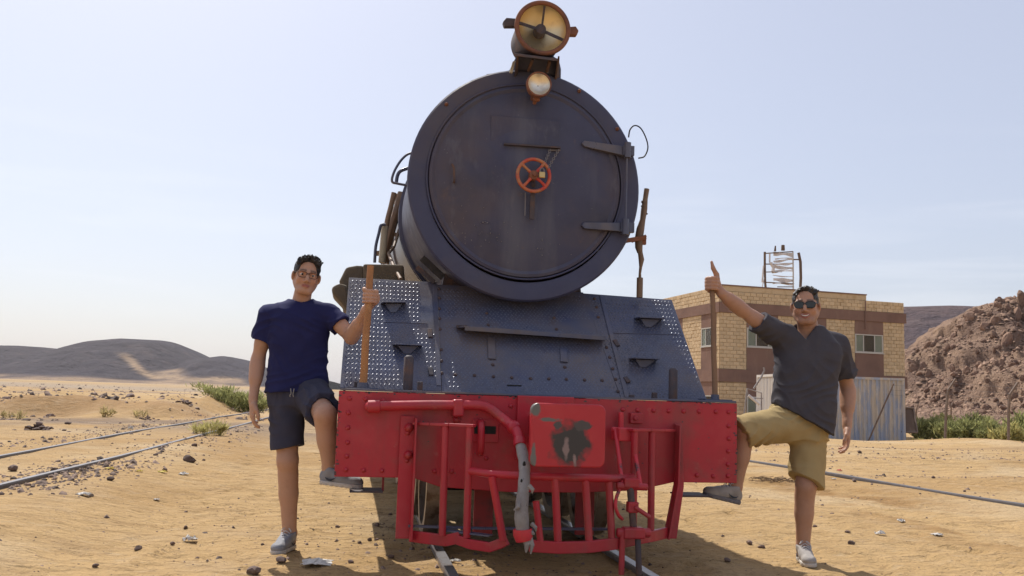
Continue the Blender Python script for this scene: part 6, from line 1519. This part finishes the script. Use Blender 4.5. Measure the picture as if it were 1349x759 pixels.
# ================== the man in navy, left ==================
fL = V3((.12, -1, 0)); latL = V3((1, .12, 0))
nk, pel = at(396, 400, .60), at(392, 514, .62)
sR_, eR_, wR2 = at(354, 413, .61), at(340, 474, .645), at(333.5, 527, .58)
sL_, eL_, wL2 = at(433, 411, .57), at(463, 445, .47), at(482, 409, .27)
hR_, kR_, aR_ = at(376, 522, .62), at(379, 607, .585), at(381.5, 701, .66)
hL_, kL_, aL_ = at(409, 522, .59), at(428.5, 547, .22), at(434, 632, .29)
aR_.z = .105; aL_.z = .438+.100
ftL = Vector((aR_.x, aR_.y, 0))
man = thing('person', 'man in navy t-shirt, dark shorts and glasses gripping a pole', 'person', ftL)
B = Field((-1.92, -.06, .02), (-.92, .98, 2.0), .0052)
leg(B, hR_, kR_, aR_, (0, 1, 0), 1.17); leg(B, hL_, kL_, aL_, (-.2, 1, -.1), 1.17)
B.trunk(pel-Vector((0, 0, .06)), nk+Vector((0, 0, .0)), latL, fL, [0, .15, .45, .75, .92, 1], [.13, .145, .135, .155, .12, .055], [.085, .095, .09, .10, .075, .05], .04)
for s_ in (sR_, sL_): B.cone(nk+(Vector(s_)-nk)*.25-Vector((0, 0, .04)), Vector(s_)-Vector((0, 0, .022)), .045, .040, .03)
hdL = Head(at(403.5, 364.5, .55), (.14, -.98, -.05), (.12, .0, 1), 1.03)
B.cone(nk-Vector((0, 0, .03)), hdL.p(0, -.022, -.045), .054, .049, .03); B.cone(nk-Vector((0, 0, .0)), hdL.p(0, .0, -.07), .047, .043, .03)
hdL.grow(B)
arm(B, sR_, eR_, wR2, (.3, -.9, 0), 1.08); hang_hand(B, wR2, (.02, -.10, -1), (.85, .25, 0), (.30, -.95, 0), 1.08)
arm(B, sL_, eL_, wL2, (-.3, -.6, .5), 1.06)
fc = at(486.8, 391, .165)
B.cone(wL2, Vector(fc)+Vector((.022, .045, -.018)), .0265, .030, .02)
fist(B, fc, (.06, 0, 1), (.72, .70, 0), (.4, -1, 0), .0225, ([Vector(fc)+Vector((.012, .055, .018)), Vector(fc)+Vector((-.020, .035, .040)), Vector(fc)+Vector((-.034, .004, .046)), Vector(fc)+Vector((-.030, -.022, .044))], [.016, .0125, .011, .0085]))
skinL = (.48, .275, .185)
body = part('body', B.mesh('body', ftL, lambda V: hdL.tint(V, skinL, .12)), M['skin'], man)
hdL.eyes(man)
mouth(hdL, man, .022, 2, .0925)
# shirt
T = B.like()
hemc = at(391, 517, .61)
T.trunk(hemc-Vector((0, 0, .03)), nk+Vector((-.002, .0, .018)), latL, fL, [0, .12, .35, .62, .80, .90, .96, 1], [.200, .196, .182, .186, .192, .168, .125, .075], [.138, .134, .124, .130, .132, .112, .09, .07], .02, fo=[.0, .0, .0, .004, .0, -.005, -.01, -.012])
for s_, w_ in ((sR_, .2), (sL_, .2)): T.cone(nk+(Vector(s_)-nk)*w_-Vector((0, 0, .020)), Vector(s_)+Vector((0, 0, -.014)), .066, .060, .04)
T.cut(hemc, (.03, 0, -1))
for s_, e_, fr_, r1_ in ((sR_, eR_, .56, .082), (sL_, eL_, .52, .080)): T.union(limb_shirt(T, Vector(s_)+Vector((0, 0, -.006)), e_, .062, r1_, fr_), .03)
T.wrinkle(folds(5, .0062, (((.55, 0, .83), 34, 1.0), ((-.5, 0, .86), 38, .8), ((.95, .2, .3), 30, .5))))
T.cone(nk+Vector((.004, -.035, .075)), nk+Vector((.002, .0, -.2)) , .062, .001, .006, 'sub'); T.cone(nk+Vector((0, .0, .02)), hdL.p(0, -.01, -.05), .068, .075, .006, 'sub')
T.minus(B, .002)
shirtL = part('t_shirt', T.mesh('t_shirt', ftL), M['navy'], man)
# shorts
S = B.like(); hm1 = Vector(hR_).lerp(kR_, .80); hm2 = Vector(hL_).lerp(kL_, .80)
G = B.like(); G.cone(Vector(hR_)+Vector((0, 0, .03)), Vector(hR_).lerp(kR_, 1.05)+Vector((0, .0, 0)), .112, .100, .01); G.cut(hm1, unit(Vector(kR_)-Vector(hR_))+V3((.10, 0, 0))); S.union(G, .01)
G = B.like(); G.cone(Vector(hL_)+Vector((0, 0, .02)), Vector(hL_).lerp(kL_, 1.1), .112, .102, .01); G.cut(hm2, unit(Vector(kL_)-Vector(hL_))+V3((.15, 0, .25))); S.union(G, .05)
S.trunk(pel-Vector((0, 0, .085)), pel+Vector((0, 0, .06)), latL, fL, [0, .5, 1], [.158, .172, .168], [.118, .122, .115], .05)
S.wrinkle(folds(25, .0075, (((.3, 0, .95), 36, 1.0), ((.9, 0, .4), 40, .8))))
S.minus(B, .002)
part('shorts', S.mesh('shorts', ftL), M['darkshorts'], man)
p0 = at(383, 512, .46); part('drawstring', MB().tube(spline([p0, p0+Vector((.004, -.012, -.03)), p0+Vector((-.002, -.010, -.04)), p0+Vector((.0, -.008, -.05))], 4), .0032, 6).tube([p0+Vector((.02, 0, 0)), p0+Vector((.016, -.012, -.035)), p0+Vector((.02, -.008, -.05))], .003, 6), M['hose'], man, smooth=60)
# hair: thick and unruly
Hh = Field(hdL.c-.17, hdL.c+.17, .0042); ax = (hdL.l, hdL.f, hdL.u); k = hdL.s
Hh.ell(hdL.p(0, -.014, .044), k*V3((.080, .100, .090)), ax, .01)
rr = random.Random(8)
for i in range(150):
    l_, f_ = rr.uniform(-.066, .066), rr.uniform(-.07, .070); top = .117-7.5*(l_**2)-5*min(0, f_+.01)**2-5*max(0, f_-.03)**2
    b_ = hdL.p(l_, f_, top-.012); t_ = hdL.p(l_+rr.uniform(-.012, .018), f_+rr.uniform(-.002, .018), top+rr.uniform(.004, .016)+.006*sst(-.02, .05, f_))
    Hh.cone(b_, t_, k*rr.uniform(.007, .010), k*.0035, .006)
Hh.trunk(hdL.p(0, .14, -.20), hdL.p(0, .14, .078), hdL.l, hdL.f, [0, .7, 1], [.072, .070, .062], [.098, .102, .090], .010, 'sub')
Hh.ell(hdL.p(0, .10, .036), k*V3((.066, .064, .056)), ax, .01, 'sub'); 
for e in (-1, 1): Hh.ell(hdL.p(e*.09, .012, -.03), k*V3((.03, .045, .042)), ax, .008, 'sub')
Hh.cut(hdL.p(0, -.05, -.045), -hdL.u+hdL.f*.25)
Hh.wrinkle(lambda x, y, z: .0022*np.sin(vn(x*60, y*60, z*30, seed=3)*5)+.002*vn(x*120, y*120, z*120, seed=4))
part('hair', Hh.mesh('hair', ftL), M['hair'], man)
glasses(hdL, man, False)
shoe(man, aR_, (-.30, -.95, 0), (0, 0, 1), .285, M['shoe_l'], M['sole'])
shoe(man, aL_, (.86, -.48, -.05), (.05, 0, 1), .28, M['shoe_l'], M['sole'])

# ================== the man in grey, right ==================
fR = V3((-.32, -1, 0)); latR = V3((1, -.32, 0))
nk, pel = at(1067, 441, .24), at(1053, 556, .25)
s1, e1, w1 = at(1019, 437, .23), at(977, 408, .19), at(951, 387, .15)
s2, e2, w2 = at(1103, 449, .27), at(1117, 513, .31), at(1116, 561, .24)
h1, k1, a1 = at(1036, 562, .22), at(981, 567, .165), at(968.5, 643, .22)
h2, k2, a2 = at(1066, 562, .26), at(1061.5, 640, .20), at(1058, 716, .26)
a2.z = .105
ftR = Vector((a2.x, a2.y, 0))
man2 = thing('person', 'man in charcoal v-neck and khaki shorts with sunglasses giving a thumbs up', 'person', ftR)
B = Field((.86, -.24, .02), (2.32, .66, 2.02), .0055)
leg(B, h1, k1, a1, (.5, .8, 0), 1.14); leg(B, h2, k2, a2, (.1, 1, 0), 1.16)
B.trunk(pel-Vector((0, 0, .07)), nk, latR, fR, [0, .15, .45, .75, .92, 1], [.14, .155, .15, .165, .125, .06], [.09, .10, .105, .105, .08, .05], .04)
for s_ in (s1, s2): B.cone(nk+(Vector(s_)-nk)*.25-Vector((0, 0, .04)), Vector(s_)-Vector((0, 0, .02)), .046, .042, .03)
hdR = Head(at(1061, 404.0, .19), (-.50, -.86, -.02), (-.02, .0, 1), 1.07)
B.cone(nk-Vector((0, 0, .03)), hdR.p(0, -.022, -.045), .064, .060, .03); B.cone(nk+Vector((0, 0, .0)), hdR.p(0, .0, -.07), .056, .052, .03)
hdR.grow(B, .9, .9)
arm(B, s1, e1, w1, (0, -.5, -.8), 1.12); arm(B, s2, e2, w2, (-.3, -.9, 0), 1.18)
hang_hand(B, w2, (-.10, -.16, -1), (-.80, .25, 0), (-.50, -.85, 0), 1.16)
fc = at(938.5, 374, .14)
B.cone(w1, Vector(fc)+Vector((.040, .030, -.004)), .0275, .030, .02)
th = [Vector(fc)+Vector((.036, .016, .012)), at(944, 362, .13), at(939.5, 353.5, .12), at(937.4, 345, .12)]
fist(B, fc, (.02, 0, 1), (.35, .93, 0), (-1, .2, 0), .021, (th, [.024, .0170, .0140, .0090]), 1.2)
skinR = (.45, .25, .165)
part('body', B.mesh('body', ftR, lambda V: hdR.tint(V, skinR, .45)), M['skin'], man2)
hdR.eyes(man2)
mouth(hdR, man2, .029, 15)
T = B.like(); hemc = at(1054, 553, .23)
T.trunk(hemc-Vector((0, 0, .10)), nk+Vector((0, 0, .055)), latR, fR, [0, .16, .38, .60, .76, .86, .93, 1], [.208, .206, .200, .204, .222, .196, .130, .082], [.150, .152, .152, .148, .142, .124, .105, .085], .02, fo=[.02, .02, .02, .012, .004, 0, 0, 0])
T.cut(hemc+Vector((0, 0, .005)), (-.50, .1, -1))
for s_ in (s1, s2): T.cone(nk+(Vector(s_)-nk)*.15+Vector((0, 0, -.006 if s_ is s2 else -.028)), Vector(s_)+Vector((0, 0, -.036 if s_ is s2 else -.006)), .078, .072, .06)
T.union(limb_shirt(T, s1, e1, .074, .082, .50, tilt=(.1, 0, .1)), .05); T.union(limb_shirt(T, Vector(s2)+Vector((-.004, 0, -.036)), e2, .074, .090, .72), .05)
T.wrinkle(folds(65, .0072, (((.6, 0, .8), 32, 1.0), ((-.45, 0, .9), 36, .8), ((.95, .2, .3), 28, .5))))
T.cone(nk+Vector((0, 0, .02)), hdR.p(0, -.01, -.05), .064, .078, .006, 'sub')
vq = V3(at(1063, 447, .10)); _lat = unit(latR); _fr = unit(fR)
def vneck(X, Y, Z):
    l = (X-vq[0])*_lat[0]+(Y-vq[1])*_lat[1]; f = (X-nk.x)*_fr[0]+(Y-nk.y)*_fr[1]
    return np.maximum(np.abs(l)*.80-(Z-vq[2])*.60, -(f-.01)+0*Z)
T.put(vneck, vq-V3((.2, .2, .02)), vq+V3((.2, .25, .2)), .004, 'sub')
T.minus(B, .002)
shirt2 = part('t_shirt', T.mesh('t_shirt', ftR), M['greyshirt'], man2)
nb = [at(1046.5, 430, .155), at(1054, 438, .12), at(1063, 446.5, .10), at(1072, 440, .12), at(1083, 431, .17)]
S = B.like(); G = B.like(); hm = Vector(h2).lerp(k2, .93)
G.cone(Vector(h2)+Vector((0, 0, .03)), Vector(h2).lerp(k2, 1.2), .116, .112, .01); G.cut(hm, unit(Vector(k2)-Vector(h2))+V3((-.42, 0, 0))); S.union(G, .01)
G = B.like(); G.cone(Vector(h1)+Vector((.01, 0, .02)), Vector(h1).lerp(k1, 1.4)+Vector((0, 0, -.012)), .118, .098, .01); G.cut(Vector(h1).lerp(k1, 1.17), unit(Vector(k1)-Vector(h1))+V3((.1, 0, -.45))); S.union(G, .07)
S.trunk(pel-Vector((0, 0, .10)), pel+Vector((0, 0, .10)), latR, fR, [0, .5, 1], [.170, .182, .175], [.125, .132, .128], .06)
S.wrinkle(folds(85, .0088, (((.5, 0, .86), 34, 1.0), ((.86, 0, -.5), 40, .9), ((.2, .2, .95), 30, .6))))
S.minus(B, .002)
part('shorts', S.mesh('shorts', ftR), M['khaki'], man2)
Hh = Field(hdR.c-.17, hdR.c+.17, .0042); ax = (hdR.l, hdR.f, hdR.u); k = hdR.s
Hh.ell(hdR.p(0, -.016, .042), k*V3((.0775, .0975, .0865)), ax, .01)
for i in range(120):
    l_, f_ = rr.uniform(-.062, .062), rr.uniform(-.06, .068); top = .115-7.5*(l_**2)-5*min(0, f_+.01)**2-5*max(0, f_-.03)**2
    b_ = hdR.p(l_, f_, top-.010); t_ = hdR.p(l_+rr.uniform(.0, .022), f_+rr.uniform(-.006, .012), top+rr.uniform(-.003, .003)+.005*sst(.0, .05, f_))
    Hh.cone(b_, t_, k*rr.uniform(.008, .011), k*.0045, .007)
Hh.trunk(hdR.p(0, .14, -.20), hdR.p(0, .14, .080), hdR.l, hdR.f, [0, .7, 1], [.074, .071, .062], [.098, .102, .090], .010, 'sub')
Hh.ell(hdR.p(0, .10, .040), k*V3((.066, .064, .056)), ax, .01, 'sub')
for e in (-1, 1): Hh.ell(hdR.p(e*.09, .012, -.035), k*V3((.03, .042, .044)), ax, .008, 'sub')
Hh.cut(hdR.p(0, -.05, -.055), -hdR.u+hdR.f*.25)
Hh.wrinkle(lambda x, y, z: .0018*np.sin(vn(x*60, y*60, z*30, seed=13)*5)+.0015*vn(x*130, y*130, z*130, seed=14))
part('hair', Hh.mesh('hair', ftR), M['hair_r'], man2)
glasses(hdR, man2, True)
shoe(man2, a2, (-.30, -.95, 0), (0, 0, 1), .285, M['shoe'], M['sole'])
shoe(man2, a1, (-.93, -.22, .20), (.2, 0, 1), .285, M['shoe'], M['sole_d'], bottom=.095)
